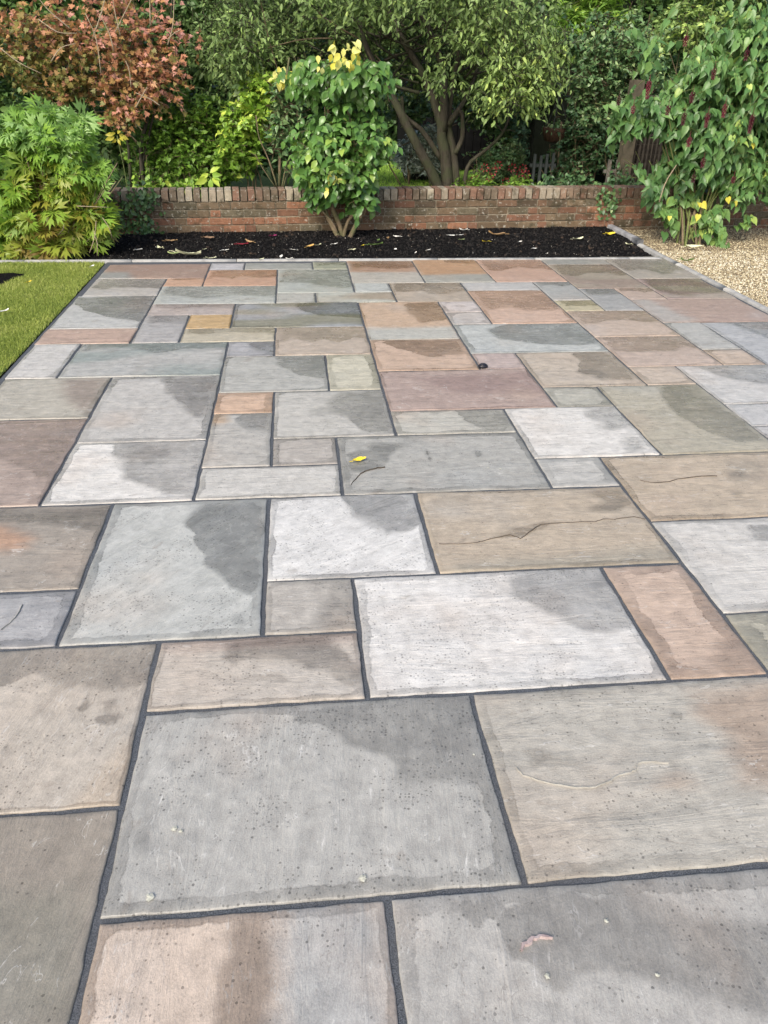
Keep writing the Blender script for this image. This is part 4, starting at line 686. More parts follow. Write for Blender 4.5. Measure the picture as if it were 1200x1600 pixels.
def wall():
    M_BR = brick_mat(); M_MO = simple('lime_mortar', (.09, .08, .055), (.24, .21, .155), 22, .95, .8, .008, .1, (.33, .30, .23))
    ang = math.atan(.07); x0, x1 = -3.4, 5.75; L = (x1-x0)/math.cos(ang)
    m = MB(); m.box(0, L, .008, .222, -.2, .405, .0)
    w = m.build('brick_wall', M_MO); w.location = (x0, wall_y(x0), -.083); w.rotation_euler = (0, 0, ang)
    tag(w, 'low old red brick wall with a brick-on-edge coping running behind the soil bed', 'wall')
    def brick_mesh(l, d, h, seed):
        random.seed(seed); b = .004; j = lambda: random.uniform(-.0018, .0018); vs_ = []; 
        for (z, ins) in ((0, b), (b, 0), (h-b, 0), (h, b)):
            for sx, sy in ((0, 0), (1, 0), (1, 1), (0, 1)):
                vs_.append(((l-ins if sx else ins)+j(), (d-ins if sy else ins)+j(), z+j()))
        fs = [(0, 3, 2, 1), (12, 13, 14, 15)] + [(4*r+k, 4*r+(k+1) % 4, 4*r+4+(k+1) % 4, 4*r+4+k) for r in range(3) for k in range(4)]
        me = bpy.data.meshes.new('brick'); me.from_pydata(vs_, [], fs); me.materials.append(M_BR); return me
    S_ = [brick_mesh(.215, .06, .064, i) for i in range(5)]; H_ = [brick_mesh(.102, .06, .064, 20+i) for i in range(5)]; C_ = [brick_mesh(.066, .226, .108, 40+i) for i in range(7)]
    random.seed(9)
    reds = [(.25, .125, .085), (.23, .12, .08), (.21, .11, .075), (.20, .12, .08), (.17, .115, .075), (.14, .10, .07), (.33, .16, .10), (.16, .13, .09), (.21, .15, .10), (.19, .13, .085)]
    h = .0745
    for r in range(5):
        z = .404-.0045-h*(r+1)+.005; x = -random.uniform(0, .2) if r % 2 else -.05; k = 0
        while x < L:
            header = (k % 3 == 2) if r < 2 else (k % 4 == 3)
            me = random.choice(H_ if header else S_); wd = .102 if header else .215
            if x > -.01 and x+wd < L:
                o = link('brick', me, w, (x, random.uniform(-.005, .003), z+random.uniform(-.0015, .0015))); o.rotation_euler = (0, random.uniform(-.006, .006), random.uniform(-.01, .01))
                c = random.choice(reds if r > 0 else reds[2:]); s = random.uniform(.8, 1.15)
                if x+x0 < .0 and random.random() < .5: c = random.choice(reds[3:])
                o.color = (c[0]*s*.82, c[1]*s*.86, c[2]*s*.84, 1)
            x += wd+.0105; k += 1
    x = 0.0
    cop = [(.26, .19, .14), (.32, .22, .16), (.24, .19, .14), (.42, .36, .28), (.30, .18, .13), (.20, .16, .12), (.50, .44, .34)]
    while x < L-.07:
        o = link('coping_brick', random.choice(C_), w, (x, -.012+random.uniform(-.004, .004), .4065+random.uniform(-.003, .003))); o.rotation_euler = (random.uniform(-.008, .008), random.uniform(-.02, .02), random.uniform(-.012, .012))
        xx = x+x0; c = random.choice(cop if -.2 > xx or xx > 3.2 else cop[1:5]+[cop[6], cop[3]]); s = random.uniform(.8, 1.15)
        if xx > 2.9: c = random.choice([cop[0], cop[4], (.22, .11, .08)])
        o.color = (c[0]*s*.74, c[1]*s*.74, c[2]*s*.72, 1); x += .0775
wall()
def ppm(Y, py=200):   # pixels per metre near that depth
    d = ray(600, py); return FPX/(Y/d[1])
def el(px, py, Y, rx, ry, ryd, w=None):
    c = at(px, py, Y); k = ppm(Y, py); e = [c.x, Y, c.z, rx/k, ryd, ry/k]
    return tuple(e + ([w] if w else []))

# ---- lobed bushy perennial at the left, in the bed
def lobed_bush():
    rs = np.random.RandomState(2); b = gp(85, 398); b.z = 0
    p = Plant('lobed_leaf_bush', 'big leafy bush with deeply cut lime and yellowing leaves beside the lawn corner', 'bush', b)
    E = [el(45, 235, 7.75, 110, 88, .38, 3.2), el(120, 225, 7.7, 48, 45, .3, 1.2), el(-40, 300, 7.7, 90, 100, .4, 1.5), el(70, 320, 7.6, 90, 60, .3, 1.7), el(140, 300, 7.7, 35, 60, .25, .9), el(20, 360, 7.6, 55, 30, .2, .8), el(88, 192, 7.75, 62, 40, .3, 1.8), el(0, 185, 7.75, 60, 38, .3, 1.2)]
    pl, P, D, k, tw = twigs(rs, E, 300, (.25, .5), 5, .9, .35, (.45, 1), .35, .35)
    p.twigs(pl, .004, .0015)
    zc = P[:, 2]; n = len(P)
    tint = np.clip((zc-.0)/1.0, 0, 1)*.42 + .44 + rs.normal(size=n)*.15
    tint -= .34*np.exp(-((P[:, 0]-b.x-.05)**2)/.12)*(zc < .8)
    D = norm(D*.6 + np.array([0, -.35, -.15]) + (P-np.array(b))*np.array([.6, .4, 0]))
    up = norm(np.array([0, -.75, .8])[None] + (P-np.array([b.x, b.y, .6]))*.7)
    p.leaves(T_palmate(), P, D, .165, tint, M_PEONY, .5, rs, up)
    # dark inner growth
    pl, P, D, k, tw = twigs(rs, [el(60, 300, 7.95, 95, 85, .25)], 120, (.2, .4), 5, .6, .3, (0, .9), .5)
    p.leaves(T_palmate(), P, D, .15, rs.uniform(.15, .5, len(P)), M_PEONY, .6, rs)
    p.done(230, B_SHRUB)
    for i in range(26):
        a = rs.uniform(-.25, .3); t = Vector((b.x+a*2.4, b.y+rs.uniform(-.1, .25), rs.uniform(.5, .95)))
        p.stem([(b.x+a*.7, b.y+rs.uniform(-.08, .12), -.03), (b.x+a*1.4, b.y, t.z*.5), t], .009, .004, B_SHRUB, 'stem', 7, 6)
    for (x0, y0, x1, y1) in [(140, 395, 150, 345), (152, 400, 146, 360), (100, 350, 90, 368), (160, 340, 175, 372), (120, 322, 170, 324)]:
        p.stem([at(x0, y0, 7.4), at((x0+x1)/2+3, (y0+y1)/2, 7.38), at(x1, y1, 7.4)], .004, .003, B_PALE, 'dry_stalk', 5, 5)
lobed_bush()

# ---- red autumn shrub behind the wall
def red_shrub():
    rs = np.random.RandomState(3); b = at(170, 292, 9.9); b.z = 0
    p = Plant('autumn_shrub', 'tall shrub turning red and orange with bare pale twigs behind the wall', 'shrub', b)
    E = [el(190, 60, 9.7, 110, 85, .4, 2.6), el(60, 60, 9.8, 110, 75, .5, 2.4), el(235, 115, 9.6, 65, 50, .3, 1.3), el(185, 160, 9.6, 45, 28, .25, .6), el(-60, 60, 9.9, 80, 90, .5, 1), el(120, -60, 10, 180, 60, .6, 1.5), el(110, 120, 9.7, 80, 30, .3, .8)]
    pl, P, D, k, tw = twigs(rs, E, 720, (.25, .55), 9, .3, .3, (.2, 1), .6)
    p.twigs(pl, .004, .001)
    x, y, z = pix(P); n = len(P)
    tint = .52 + (x-120)/700 + rs.normal(size=n)*.28 + np.where(y > 60, -.08, .05) - np.where((x < 150) & (y > 80), .2, 0)
    p.leaves(T_maple(), P, D, .066, tint, M_RED, .7, rs, np.array([0, -.8, .8])[None]*np.ones((n, 1)))
    pl, P, D, k, tw = twigs(rs, [el(100, 120, 10.3, 190, 90, .2)], 260, (.2, .4), 9, .4, .3, (0, 1), .6)
    p.leaves(T_ovate(.3), P, D, .07, rs.uniform(0, .5, len(P)), M_HEDGE, .7, rs)
    p.done(170, B_TWIG)
    for pts, r in [([(225, 290), (220, 230), (232, 170), (215, 90)], .03), ([(205, 292), (196, 200), (160, 120), (100, 20)], .02), ([(215, 292), (240, 180), (262, 90), (270, -20)], .016)]:
        p.stem([at(a, c, 9.8) for a, c in pts], r, r*.45, B_TREE, 'stem', 10, 8)
    for pts in [[(158, 115), (150, 60), (133, 20)], [(188, 55), (178, 10), (174, -30)], [(205, 136), (202, 110), (196, 95)], [(80, 96), (95, 75), (118, 68)], [(250, 165), (235, 155), (212, 145)], [(262, 70), (270, 40), (272, 0)], [(110, 45), (75, 15), (55, -10)], [(235, 40), (234, 0), (235, -20)], [(0, 75), (30, 98), (65, 115)], [(180, 50), (195, 20), (205, 0)], [(212, 168), (222, 150), (230, 136)], [(262, 62), (272, 52), (282, 47)], [(145, 60), (160, 15), (165, -10)], [(178, 80), (170, 50), (155, 22)], [(60, 30), (90, 50), (120, 52)]]:
        p.stem([at(a, c, 9.3) for a, c in pts], .0065, .004, B_PALE, 'bare_twig', 7, 5)
red_shrub()

# ---- small-leaved green shrubs behind the wall, left of centre
def small_shrub(name, label, E, seed, n, leaf, size, mat, tint, group=None, L=(.15, .35), per=10, stems=4, bx=None, twmat=None, single=0, r0=.003, by=None):
    rs = np.random.RandomState(seed); c = E[0]; b = Vector((c[0] if bx is None else bx, c[1]+.1 if by is None else by, 0))
    p = Plant(name, label, 'shrub' if 'tree' not in name else 'tree', b, group)
    pl, P, D, k, tw = twigs(rs, E, n, L, per, .4, .25, (.15, 1), .6)
    p.twigs(pl, r0, .001); x, y, z = pix(P)
    t = tint(x, y, P) + rs.normal(size=len(P))*.13 + np.repeat(rs.normal(size=n)*.1, per)
    p.leaves(leaf, P, D, size, t, mat, .6, rs); p.done(single, twmat or B_TWIG)
    for i in range(stems):
        a = rs.uniform(-1, 1, 2); e = E[i % len(E)]
        p.stem([(b.x+a[0]*.08, b.y+a[1]*.05, -.03), (b.x+a[0]*.2, b.y, e[2]*.5), (e[0]+a[0]*e[3]*.5, e[1], e[2]+.1)], .014, .005, B_SHRUB, 'stem', 8, 6)
    return p
small_shrub('round_leaf_shrub', 'dense green small leaved shrub behind the left of the wall', [el(265, 235, 10.0, 75, 70, .4), el(320, 250, 9.9, 60, 50, .35), el(300, 180, 10.1, 70, 50, .4)], 4, 800, T_heart(.4), .05, M_GREEN,
            lambda x, y, P: .38 + (y < 200)*.05 + (x-260)/900, stems=3)
small_shrub('lime_leaf_shrub', 'brighter lime green shrub between the round leaved shrub and the clipped bush', [el(385, 190, 9.8, 48, 48, .3), el(365, 235, 9.8, 42, 40, .3), el(405, 140, 10, 45, 40, .3)], 5, 430, T_heart(.42), .062, M_GREEN,
            lambda x, y, P: .62 + (y < 215)*.15, stems=4)
# bright palmate seedling low by the wall and another higher up
def seedling(px, py, Y, size, mat, label, tint, name='palmate_seedling'):
    c = at(px, py, Y); b = Vector((c.x, Y+.05, 0)); p = Plant(name, label, 'plant', b, 'small rosettes of leaves near the wall'); rs = np.random.RandomState(int(px))
    n = 9; a = np.linspace(0, 6.28, n, endpoint=False); P = np.array(c)[None] + np.stack([np.cos(a)*.03, a*0, np.sin(a)*.03], 1)
    D = norm(np.stack([np.cos(a), -.35+a*0, np.sin(a)*.6-.45], 1)+rs.normal(size=(n, 3))*.3); p.leaves(T_ovate(.24), P, D, size, tint+rs.normal(size=n)*.1, mat, .35, rs, np.array([0, -1, .4])[None]*np.ones((n, 1)))
    p.done(9, B_GREENST); p.stem([(b.x, b.y, -.02), ((b.x+c.x)/2+.02, b.y, c.z*.5), c], .006, .004, B_GREENST)
seedling(328, 275, 9.25, .13, M_GREEN, 'bright lime seedling with radiating leaves just above the brick wall', .9)
seedling(380, 140, 10.0, .11, M_IVY, 'blue green radiating leaf rosette above the lime shrub', .95)
seedling(183, 212, 9.0, .085, M_YELLOW, 'ochre yellow leaf cluster in the dark gap beside the lobed bush', .05)

# ---- twiggy dull shrub left of the clipped bush
def twiggy():
    rs = np.random.RandomState(6); b = at(437, 292, 9.3); b.z = 0
    p = Plant('twiggy_shrub', 'half bare twiggy shrub with grey stems behind the wall left of the clipped bush', 'shrub', b)
    pl, P, D, k, tw = twigs(rs, [el(440, 200, 9.3, 26, 60, .18), el(450, 140, 9.3, 35, 45, .2)], 150, (.2, .4), 6, .6, .3, (.2, 1), .5)
    p.twigs(pl, .004, .001); p.leaves(T_ovate(.22), P, D, .075, rs.uniform(.3, .9, len(P)), M_IVY, .6, rs)
    c = np.array(at(444, 117, 9.1)); P = c[None] + rs.uniform(-1, 1, (16, 3))*[.09, .05, .09]; p.leaves(T_ovate(.28), P, norm(rs.normal(size=(16, 3))*.5+[0, -.4, -.8]), .095, rs.uniform(.4, 1, 16), M_YELLOW, .4, rs)
    p.done(40, B_TWIG)
    for pts, r in [([(437, 295), (438, 230), (446, 180), (447, 130), (452, 90)], .018), ([(434, 295), (420, 250), (405, 215), (400, 180)], .011), ([(440, 295), (450, 250), (470, 220)], .010), ([(430, 292), (410, 262), (398, 240)], .007), ([(443, 292), (452, 255), (455, 225)], .007)]:
        p.stem([at(a, d, 9.3) for a, d in pts], r, r*.5, B_SHRUB, 'stem', 10, 7)
twiggy()

# ---- clipped shrub standing in the soil in front of the wall
def clipped():
    rs = np.random.RandomState(7); b = gp(536, 372); b.z = 0; Y = 8.35
    p = Plant('clipped_bush', 'upright glossy green bush with yellow topmost leaves rooted in the soil before the wall', 'bush', b)
    E = [el(532, 215, Y, 92, 54, .42, 3.4), el(525, 255, Y, 84, 38, .38, 2.4), el(498, 286, Y-.03, 30, 22, .2, .5), el(560, 292, Y, 42, 34, .25, .7), el(535, 165, Y, 60, 26, .3, .5)]
    pl, P, D, k, tw = twigs(rs, E, 360, (.15, .35), 7, .25, .45, (.4, 1), .45)
    p.twigs(pl, .003, .001); n = len(P); x, y, z = pix(P)
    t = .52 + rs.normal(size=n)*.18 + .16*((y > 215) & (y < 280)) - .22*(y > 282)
    D = norm(D + np.array([0, -.35, -.35])); up = norm(np.array([0, -.8, .75])[None] + (P-np.array([b.x, Y, .8]))*.8)
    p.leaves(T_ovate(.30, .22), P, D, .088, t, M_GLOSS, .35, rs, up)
    E2 = [el(530, 105, Y, 98, 32, .36, 2.4), el(575, 118, Y, 35, 30, .25, .6), el(478, 118, Y, 38, 26, .25, .6)]
    pl, P, D, k, tw = twigs(rs, E2, 170, (.15, .3), 7, .2, .5, (.3, 1), .45); p.twigs(pl, .003, .001); n = len(P)
    x, y, z = pix(P); t = .55 + rs.normal(size=n)*.15 + (y < 85)*.2
    D = norm(D + np.array([0, -.3, -.7])); p.leaves(T_ovate(.30, .25), P, D, .095, t, M_GLOSS, .35, rs, norm(np.array([0, -.9, .5])[None]+D*0))
    for cx, cy, m, sx in [(540, 80, 26, .12), (507, 88, 4, .08), (505, 284, 4, .14), (530, 287, 3, .1)]:
        c = np.array(at(cx, cy, Y-.24)); P = c[None] + rs.uniform(-1, 1, (m, 3))*[sx, .06, .10]
        p.leaves(T_ovate(.29, .2), P, norm(rs.normal(size=(m, 3))*.5+[0, -.4, -.9]), .09, rs.uniform(.3, 1, m), M_YELLOW, .4, rs, np.array([0, -1, .3])[None]*np.ones((m, 1)))
    # dark heart of the bush
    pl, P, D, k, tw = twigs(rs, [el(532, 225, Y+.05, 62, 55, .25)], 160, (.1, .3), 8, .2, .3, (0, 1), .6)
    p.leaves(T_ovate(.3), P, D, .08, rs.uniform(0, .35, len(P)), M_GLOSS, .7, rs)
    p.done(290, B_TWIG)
    for pts, r in [([(533, 374), (512, 335), (505, 306), (497, 270), (500, 200)], .026), ([(538, 374), (528, 340), (517, 312), (520, 260), (512, 150), (520, 95)], .030),
                   ([(543, 374), (560, 340), (572, 310), (580, 260), (575, 200), (560, 120)], .027), ([(535, 374), (542, 345), (556, 318), (560, 260), (540, 150), (530, 100)], .022), ([(531, 374), (520, 345), (500, 320), (490, 290)], .016)]:
        p.stem([Vector((b.x, Y, -.04))+(at(a, d, Y+rs.uniform(-.04, .04))-at(536, 374, Y)) for a, d in pts], r, r*.45, B_SHRUB, 'stem', 14, 9, .12)
clipped()

# ---- multi-stemmed olive-green tree behind the wall
def olive_tree():
    rs = np.random.RandomState(8); b = at(700, 292, 10.4); b.z = 0; Y = 10.4
    p = Plant('grey_green_tree', 'multi-stemmed tree with grey-green narrow leaves arching over the middle of the wall', 'tree', b)
    back = [el(560, 30, 11.3, 270, 70, .7, 3.4), el(700, 100, 11.6, 140, 60, .5, 1.6), el(800, 80, 11.2, 110, 90, .6, 2), el(380, 55, 11.2, 120, 80, .7, 2), el(600, -60, 11.0, 330, 60, .9, 2.2)]
    pl, P, D, k, tw = twigs(rs, back, 2100, (.3, .7), 12, .2, .35, (.1, 1), .7); p.twigs(pl, .004, .0012)
    t = .38 + rs.normal(size=len(P))*.17; p.leaves(T_ovate(.2, .12), P, D, .066, t, M_OLIVE, .7, rs)
    front = [el(800, 120, 9.6, 85, 45, .3, 1.4), el(850, 90, 9.7, 60, 60, .3, 1), el(700, -12, 9.9, 150, 30, .4, .8), el(540, -5, 9.9, 110, 26, .4, .6), el(370, 50, 10, 70, 65, .4, 1.2), el(780, 40, 9.7, 120, 50, .4, 1.2), el(650, -60, 9.8, 300, 60, .8, 2.5), el(690, 100, 9.9, 40, 20, .2, .2)]
    pl, P, D, k, tw = twigs(rs, front, 760, (.3, .65), 11, .1, .5, (.2, 1), .6); p.twigs(pl, .004, .0012)
    x, y, z = pix(P); t = .52 + rs.normal(size=len(P))*.18 + .18*((x > 760) & (y > 70))
    D = norm(D + np.array([0, -.2, -.45])); p.leaves(T_ovate(.19, .14), P, D, .075, t, M_OLIVE, .6, rs)
    p.done(200, B_TREE)
    J = lambda pts, YY=Y: [at(a, d, YY+dy) for a, d, dy in pts]
    def limb(pts, r0, r1, nm='limb'): p.stem(J(pts), r0, r1, B_TREE, nm, 18, 10, .10)
    limb([(700, 305, 0), (697, 250, 0), (690, 215, 0), (688, 190, 0), (668, 130, .1), (640, 80, .2), (610, 25, .3), (590, -40, .3)], .08, .026, 'trunk')
    limb([(690, 305, 0), (672, 265, -.05), (645, 215, -.1), (620, 165, -.1), (600, 125, -.1), (575, 80, 0), (560, 30, .1)], .072, .026)
    limb([(692, 205, 0), (694, 150, 0), (690, 100, .1), (672, 50, .1), (650, 0, .2), (640, -60, .2)], .06, .022)
    limb([(712, 305, 0), (710, 250, .02), (700, 190, .05), (706, 140, .1), (716, 90, .1), (720, 20, .2)], .06, .022)
    limb([(711, 240, 0), (722, 215, 0), (722, 180, 0), (715, 172, 0)], .032, .022)
    limb([(700, 195, 0), (712, 178, 0), (730, 150, .1), (745, 110, .2), (760, 60, .3)], .04, .016)
    limb([(724, 300, -.1), (732, 258, -.1), (762, 232, -.15), (785, 208, -.2), (800, 170, -.2), (804, 130, -.2)], .028, .012)
    limb([(785, 206, -.2), (795, 203, -.2), (802, 204, -.2)], .011, .006, 'twig')
    limb([(785, 206, -.2), (778, 196, -.2), (772, 190, -.2)], .009, .005, 'twig')
    limb([(655, 145, 0), (625, 137, 0), (600, 130, 0)], .02, .014)
    limb([(690, 250, .1), (660, 205, .1), (632, 180, .1), (628, 150, .1)], .035, .02)
    for i in range(34):
        x0 = rs.uniform(590, 740); y0 = rs.uniform(40, 130); dx = rs.uniform(-130, 150); dy = rs.uniform(20, 110)
        limb([(x0, y0, .1), (x0+dx*.5, y0-dy*.4, rs.uniform(-.2, .4)), (x0+dx, y0-dy, rs.uniform(-.5, .6))], .014, .005, 'branch')
    for pts in [[(440, 130), (420, 60), (405, -10)], [(560, 60), (510, 30), (470, -10)], [(760, 130), (790, 70), (800, 20)], [(800, 65), (830, 62), (860, 60)], [(520, 60), (470, 62), (400, 80)]]:
        p.stem([at(a, d, 9.9) for a, d in pts], .008, .004, B_TWIG, 'branch', 8, 5)
olive_tree()

# ---- things glimpsed under the tree
def backdrop():  # black boxes added to paint the deep shade behind the stems
    c0, c1 = at(655, 275, 14.4), at(800, 275, 14.4); t = empty('shade_backdrop', ((c0.x+c1.x)/2, 14.4, 0), 'added black shed wall glimpsed in shade behind the tree stems', 'backdrop')
    m = simple('shade_boards', (.004, .004, .0045), (.010, .010, .010), 12, .95, .3, .003, .1); x0 = c0.x-.2; W_ = c1.x+.1-x0; cx = (c0.x+c1.x)/2; k = 14
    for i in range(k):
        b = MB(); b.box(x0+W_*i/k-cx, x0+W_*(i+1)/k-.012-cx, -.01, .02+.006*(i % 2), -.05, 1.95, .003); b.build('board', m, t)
    b = MB(); b.box(x0-cx, x0+W_-cx, .03, 1.6, -.1, 1.93); b.build('wall', m, t)  # filler block of the added backdrop, not a real wall
    b = MB(); b.box(x0-.1-cx, x0+W_+.1-cx, -.12, 1.75, 1.96, 2.02); b.build('backdrop_top', m, t)
backdrop()
def pot():
    c = at(651, 277, 13.2); t = empty('banded_planter', (c.x, 13.2, 0), 'dark planter with a cream band holding yellow flowers on the far lawn', 'planter')
    m1 = simple('planter_dark', (.03, .032, .035), (.06, .06, .065), 20, .6); m2 = simple('planter_cream', (.45, .42, .36), (.62, .6, .52), 20, .6)
    a = MB(); a.lathe([(.20, 0), (.25, .16), (.265, .235)], 20); a.build('bowl', m1, t, None, True)
    a = MB(); a.lathe([(.262, .235), (.285, .24), (.29, .285), (.262, .29), (.24, .27)], 20); a.build('rim', m2, t, None, True)
    a = MB(); a.lathe([(.226, .10), (.243, .105), (.252, .145), (.24, .15)], 20); a.build('band', m2, t, None, True)
    a = MB(); a.lathe([(.24, .25), (.02, .262)], 16); a.build('compost', M_SOIL, t)
    rs = np.random.RandomState(4); p = Plant('yellow_flowers', 'yellow flowering plant growing in the banded planter', 'plant', (c.x, 13.2, .26))
    pl, P, D, k, tw = twigs(rs, [(c.x, 13.2, .42, .2, .15, .14)], 40, (.1, .25), 6, 1, .2, (.1, 1), .4)
    p.leaves(T_ovate(.22), P, D, .09, rs.uniform(.5, 1, len(P)), M_GREEN, .5, rs); P2 = P[::4]; p.leaves(T_heart(.4), P2+[0, -.05, .04], D[::4], .05, .6, M_YELLOW, .6, rs); p.done(0, B_GREENST)
pot()
small_shrub('silver_shrub', 'pale silvery grey leaved shrub behind the leaning tree stem', [el(640, 240, 12.6, 30, 30, .3), el(665, 215, 12.8, 35, 25, .3)], 9, 260, T_ovate(.16), .075, M_SILVER, lambda x, y, P: .6, stems=3, group='silvery bushes under the tree')
small_shrub('silver_shrub', 'small grey-green bush between the leaning stem and the main trunk', [el(682, 250, 11.9, 22, 32, .25), el(668, 215, 12, 20, 25, .2)], 10, 170, T_ovate(.18), .07, M_SILVER, lambda x, y, P: .35, stems=2, group='silvery bushes under the tree')
small_shrub('leafy_evergreen', 'mid green shrub filling the gap above the silver shrubs', [el(640, 165, 12.4, 40, 30, .3), el(745, 165, 12.3, 42, 28, .3), el(785, 185, 12.2, 25, 20, .3)], 11, 420, T_ovate(.25), .08, M_IVY, lambda x, y, P: .6, stems=3)
def red_flower():
    rs = np.random.RandomState(12)
    p = small_shrub('red_flower_shrub', 'low shrub dotted with red flowers right of the tree behind the wall', [el(775, 265, 10.9, 42, 24, .3), el(800, 240, 11, 30, 28, .3), el(760, 245, 11, 28, 22, .3)], 12, 300, T_ovate(.25), .05, M_IVY, lambda x, y, P: .55, stems=3)
    for (a, d) in [(778, 258), (817, 263), (812, 270), (765, 277), (742, 280), (790, 284), (800, 262), (757, 262), (822, 272), (770, 268)]:
        m = MB(); c = at(a, d, 10.6) - Vector(p.base)
        for j in range(7):
            ang = j*.9; q = c+Vector((math.cos(ang)*.022, rs.uniform(-.015, .015), math.sin(ang)*.022)); m.add([q, q+Vector((.028*math.cos(ang-.5), -.01, .028*math.sin(ang-.5))), q+Vector((.035*math.cos(ang), -.02, .035*math.sin(ang))), q+Vector((.028*math.cos(ang+.5), -.01, .028*math.sin(ang+.5)))], [(0, 1, 2, 3)])
        me = m.mesh('flower', M_PINKF); me.attributes.new('tint', 'FLOAT', 'POINT').data.foreach_set('value', [rs.uniform(.2, 1)]*len(me.vertices)); link('flower', me, p.e)
red_flower()
small_shrub('low_border_plant', 'low leafy plants at the foot of the tree just over the wall', [el(745, 286, 10.2, 40, 10, .3), el(810, 288, 10.2, 40, 9, .3)], 13, 200, T_ovate(.2), .06, M_GREEN, lambda x, y, P: .5, stems=0)
small_shrub('pillar_conifer', 'narrow blue-green ivy covered pillar right of the red flower shrub', [el(822, 190, 11.6, 24, 40, .25), el(826, 235, 11.6, 22, 42, .25)], 14, 520, T_heart(.38), .055, M_BLUE, lambda x, y, P: .65, stems=2)

# ---- ivy-clad fence at the right behind the wall
def iron_fence(px0, px1, Y, n, top, name, label, mat, r=.016):
    a, b = at(px0, 285, Y), at(px1, 285, Y); t = empty(name, ((a.x+b.x)/2, Y, 0), label, 'fence', 'short paling fences behind the wall'); cx = (a.x+b.x)/2
    for i in range(n):
        x = a.x + (b.x-a.x)*i/(n-1) - cx; m = MB(); m.box(x-r, x+r, -.012, .012, -.1, top+RS.uniform(-.03, .03), .003); m.build('paling', mat, t)
    for z in (.12, top-.12): m = MB(); m.box(a.x-cx-.05, b.x-cx+.05, .014, .045, z-.02, z+.02, .002); m.build('rail', mat, t)
M_PALE = simple('weathered_paling', (.07, .065, .055), (.17, .16, .14), 16, .85)
M_GREYF = simple('grey_metal_paling', (.04, .05, .05), (.06, .07, .065), 16, .7)
iron_fence(832, 860, 10.3, 4, .62, 'picket_fence', 'short run of grey upright palings under the ivy pillar', M_GREYF)
iron_fence(948, 1000, 9.9, 5, .60, 'picket_fence', 'weathered wooden palings behind the wall beside the trellis post', M_PALE, .02)
def trellis():
    Y = 9.75; a, b = at(972, 285, Y), at(1060, 285, Y); t = empty('trellis_fence', (a.x, Y, 0), 'dark woven trellis panel with a brown post right of the wooden palings', 'trellis')
    mw = simple('dark_trellis', (.018, .015, .012), (.06, .05, .038), 20, .9); mp = simple('mossy_post', (.045, .042, .026), (.12, .10, .07), 14, .9)
    m = MB(); m.box(-.07, .07, -.06, .06, -.1, 1.45, .008); m.build('post', mp, t)
    L = b.x-a.x
    for i in range(14): x = .1+L*i/14; m = MB(); m.box(x-.008, x+.008, -.008, .008, -.05, 1.25, .006); m.build('upright', mw, t)
    for i in range(12): z = .05+i*.105; m = MB(); m.box(.07, L+.05, .009, .02, z-.006, z+.006, .005); m.build('slat', mw, t)
    m = MB(); m.box(.07, L+.1, .12, .15, -.1, 1.3, .01); m.build('backing_panel', mw, t)
trellis()
def basket():
    c = at(868, 206, 10.6); t = empty('hanging_basket', tuple(c), 'brown hanging basket with trailing leaves in the dark gap of the ivy hedge', 'basket')
    mw = bark_material('coir', (.03, .018, .012), (.10, .055, .035), 50)
    m = MB(); m.lathe([(.05, -.12), (.13, -.10), (.165, 0), (.17, .05), (.155, .05), (.13, -.02)], 18); m.build('basket_bowl', mw, t, None, True)
    for k in range(3):
        a = k*2.09; m = MB(); m.tube([(.16*math.cos(a), .16*math.sin(a), .05), (.0, 0, .42)], .003, 5); m.build('chain', M_GREYF, t)
    m = MB(); m.tube([(0, 0, .42), (0, .02, .52), (0, .5, .56), (0, .9, .56)], .009, 6); m.build('bracket', M_GREYF, t)
    rs = np.random.RandomState(5); p = Plant('trailing_plant', 'grey-green plant spilling over the rim of the hanging basket', 'plant', tuple(c+Vector((0, 0, .05))))
    pl, P, D, k, tw = twigs(rs, [(c.x, c.y-.05, c.z+.07, .2, .15, .06)], 40, (.08, .2), 6, .2, .4, (.2, 1), .5); p.leaves(T_ovate(.25), P, D, .05, rs.uniform(.5, 1, len(P)), M_IVY, .5, rs); p.done(0)
basket()
def ivy_hedge():
    rs = np.random.RandomState(15); b = at(920, 290, 10.9); b.z = 0
    p = Plant('ivy_hedge', 'tall ivy covered hedge of small leaves between the hanging basket and the tasselled bush', 'hedge', b)
    m = MB(); 
    E = [el(935, 130, 10.6, 50, 75, .35, 2.2), el(925, 215, 10.5, 65, 55, .3, 2), el(990, 120, 10.7, 60, 80, .35, 2), el(1040, 200, 10.8, 60, 90, .3, 1.4), el(880, 255, 10.5, 45, 32, .25, .9), el(950, 60, 10.9, 80, 50, .4, 1.2), el(1130, 200, 10.9, 90, 100, .35, 1.6), el(1220, 180, 10.9, 60, 120, .35, 1)]
    pl, P, D, k, tw = twigs(rs, E, 1650, (.15, .4), 11, .15, .3, (.3, 1), .8); p.twigs(pl, .0035, .001)
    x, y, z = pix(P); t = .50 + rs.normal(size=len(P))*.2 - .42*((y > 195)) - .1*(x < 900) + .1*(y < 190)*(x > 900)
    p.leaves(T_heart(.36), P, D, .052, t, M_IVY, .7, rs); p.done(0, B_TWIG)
    for i in range(9):
        x0 = 870+i*28; p.stem([at(x0, 292, 10.5), at(x0+rs.uniform(-8, 8), 240, 10.4), at(x0+rs.uniform(-14, 14), 190, 10.5)], .014, .008, B_SHRUB, 'stem', 9, 6)
    # black boxes added to paint the shade between the stems
    mm = simple('hedge_shade_2', (.003, .006, .003), (.010, .016, .008), 3, .95); m = MB()
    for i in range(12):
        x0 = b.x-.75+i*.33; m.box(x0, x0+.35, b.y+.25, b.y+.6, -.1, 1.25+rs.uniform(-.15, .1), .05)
    q = m.build('shade_core', mm, p.e); q.location = -Vector(p.base)
ivy_hedge()
